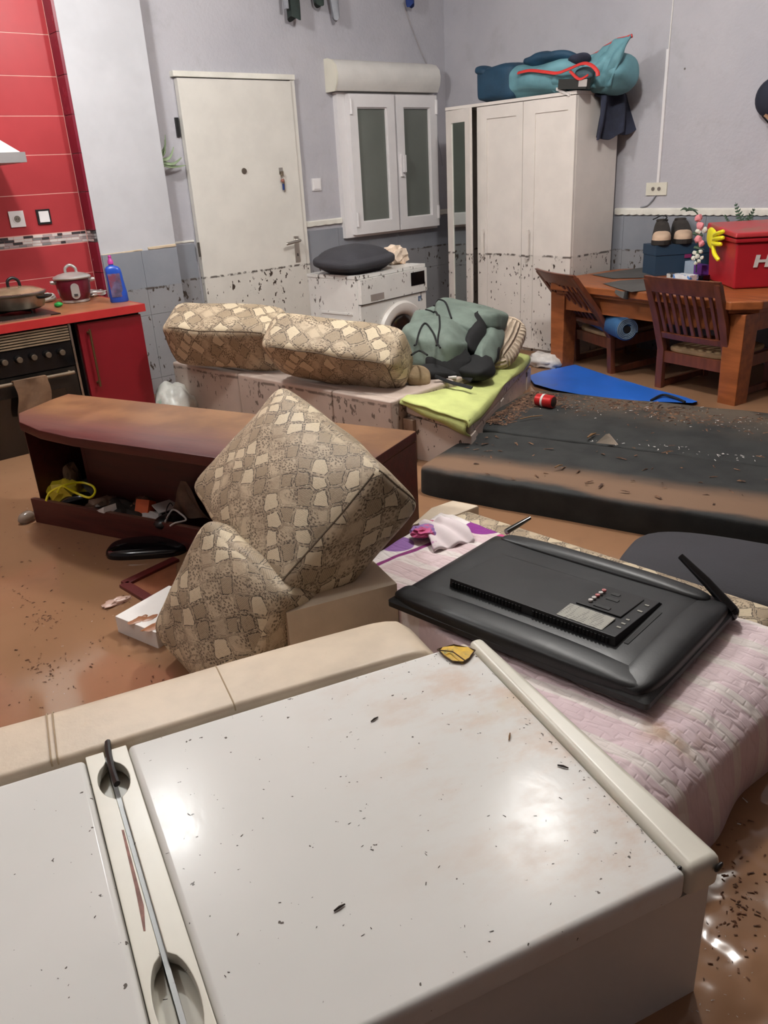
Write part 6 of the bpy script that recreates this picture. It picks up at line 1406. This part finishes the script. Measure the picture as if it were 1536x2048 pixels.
pts = [mloc(0.15+1.1*rs.random(), 1.05+rs.gauss(0, 0.09)) for i in range(90)]+[mloc(rs.uniform(0.5, 1.35), 0.6+rs.gauss(0, 0.03)) for i in range(50)]
bits('pale_crumbs', pts, (0.002, 0.005), PAPER, 'pale wet crumbs glinting among the leaf litter', 'debris', seed=9)
for i, (a, b, lb) in enumerate((((1175, 875), (1192, 866), 'short stick at the left by the plastic shard'), ((1040, 838), (1085, 831), 'thin straw on the left of the rear mattress'), ((1110, 935), (1125, 930), 'small curl on the front mattress section'))):
    p0, p1 = PZ(*a, MT+0.02), PZ(*b, MT+0.02)
    tag(obj('stick', tube(bm_(), [p0, p0.lerp(p1, 0.5)+Vector((0, 0, 0.004)), p1], [0.003, 0.006 if i == 0 else 0.003, 0.002], 6), TWIG), lb, 'stick')
c0 = PZ(1210, 885, MT+0.012)
tag(obj('plastic_shard', hexa(bm_(), [PZ(1192, 886, MT+0.012), PZ(1236, 890, MT+0.012), PZ(1236, 888, MT+0.014)], [PZ(1212, 868, MT+0.05), PZ(1218, 868, MT+0.05), PZ(1219, 867, MT+0.05)]), CLEAR, smooth=False), 'clear plastic shard standing in the mattress crease', 'plastic')
ca = PZ(1090, 806, MT+0.03)
dcn = Vector((0.08, -1.0, 0.0)).normalized()
cn = thing('drink_can', 'crushed red drink can lying on the mattress', 'can', ca+Vector((0, 0, -0.03)))
cc0 = ca+Vector((0.0, 0.0, 0.012))
bm = bm_(); loft(bm, [ring(cc0-dcn*0.05, dcn, 0.022, 24), ring(cc0-dcn*0.045, dcn, 0.030, 24), ring(cc0+dcn*0.005, dcn, 0.033, 24, 0.030), ring(cc0+dcn*0.045, dcn, 0.032, 24), ring(cc0+dcn*0.05, dcn, 0.028, 24)]); obj('can_body', bm, CANR, cn)
obj('can_top', cyl(bm_(), cc0+dcn*0.0505, cc0+dcn*0.0525, 0.025, 0.022, 24), pm('can_mouth', (60, 40, 34), 0.5), cn)
obj('can_band', loft(bm_(), [ring(cc0-dcn*0.012, dcn, 0.0328, 24, 0.0315), ring(cc0+dcn*0.0, dcn, 0.0340, 24, 0.0318)], False, False), PAPER, cn)

# ================================================================== AROUND THE TABLE FEET
bp = [(1056, 752), (1085, 742), (1150, 729), (1220, 752), (1300, 776), (1370, 794), (1396, 803), (1385, 806), (1300, 803), (1200, 796), (1110, 780), (1068, 768)]
bb = thing('bodyboard', 'blue foam bodyboard floating under the table', 'bodyboard', PZ(1200, 770, W-0.02))
hexa(bm := bm_(), [PZ(x, y, W-0.005) for x, y in bp], [PZ(x, y, W+0.022) for x, y in bp]); obj('deck', bm, BLUEF, bb, bevel=0.008, seg=2)
obj('leash', tube(bm_(), spline([PZ(1302, 801, W+0.026), PZ(1325, 790, W+0.035), PZ(1348, 795, W+0.032), PZ(1370, 804, W+0.026)], 6), 0.007, 8), BLKC, bb)
tag(obj('white_bag', blob(bm_(), PZ(1092, 722, W+0.03), (0.10, 0.13, 0.05), 61, 0.4, 3, 3), pm('speckled_bag', (206, 200, 194), 0.5, var=0.1, vs=20, second=(120, 104, 92), thr=(0.66, 0.7)), angle=180), 'crumpled white bag floating behind the bodyboard', 'bag')
hexa(bm := bm_(), [PZ(1064, 722, W-0.01), PZ(1070, 706, W-0.01), PZ(1096, 712, W-0.01)], [PZ(1066, 722, W+0.035), PZ(1070, 706, W+0.05), PZ(1096, 712, W+0.012)])
tag(obj('blue_board', bm, pm('petrol_blue', (40, 92, 118), 0.5)), 'petrol blue board corner poking out beside the wardrobe', 'board')
tag(obj('dark_scrap', blob(bm_(), PZ(1002, 697, W+0.01), (0.07, 0.035, 0.02), 64, 0.3, 2), GREYC), 'dark scrap floating in front of the wardrobe door', 'scrap')

# ================================================================== FLOATING DEBRIS
rs = random.Random(33); pts = []
for i in range(260):
    x = rs.uniform(0, 330); y = rs.uniform(900, 1420); pts.append(PZ(x, y, W+0.0015))
for cx, cy, n_ in ((90, 1240, 40), (75, 1330, 25), (40, 1200, 20), (100, 1350, 20), (190, 1100, 10)):
    for i in range(n_): pts.append(PZ(cx+rs.gauss(0, 14), cy+rs.gauss(0, 10), W+0.0015))
for i in range(60): pts.append(PZ(rs.uniform(1400, 1536), rs.uniform(1640, 1960), W+0.0015))
for i in range(40): pts.append(PZ(rs.gauss(1475, 22), rs.gauss(1790, 35), W+0.0015))
bits('floating_debris', pts, (0.0015, 0.0055), FOAMD, 'small dark bits floating on the muddy water', 'debris', seed=12, asp=(0.5, 1.3))
pts = [PZ(rs.uniform(1380, 1536), rs.uniform(1790, 2040), W+0.002) for i in range(30)]+[PZ(rs.uniform(0, 320), rs.uniform(930, 1400), W+0.002) for i in range(25)]
bits('foam_flecks', pts, (0.0008, 0.0016), PAPER, 'tiny pale foam flecks floating on the muddy water', 'foam', seed=13)
bits('wet_paper_flecks', [PZ(1490, 1600, W+0.003), PZ(1478, 1648, W+0.003), PZ(1460, 1610, W+0.003)], (0.004, 0.007), PAPER, 'three pale paper flecks floating right of the quilt', 'paper', seed=14)
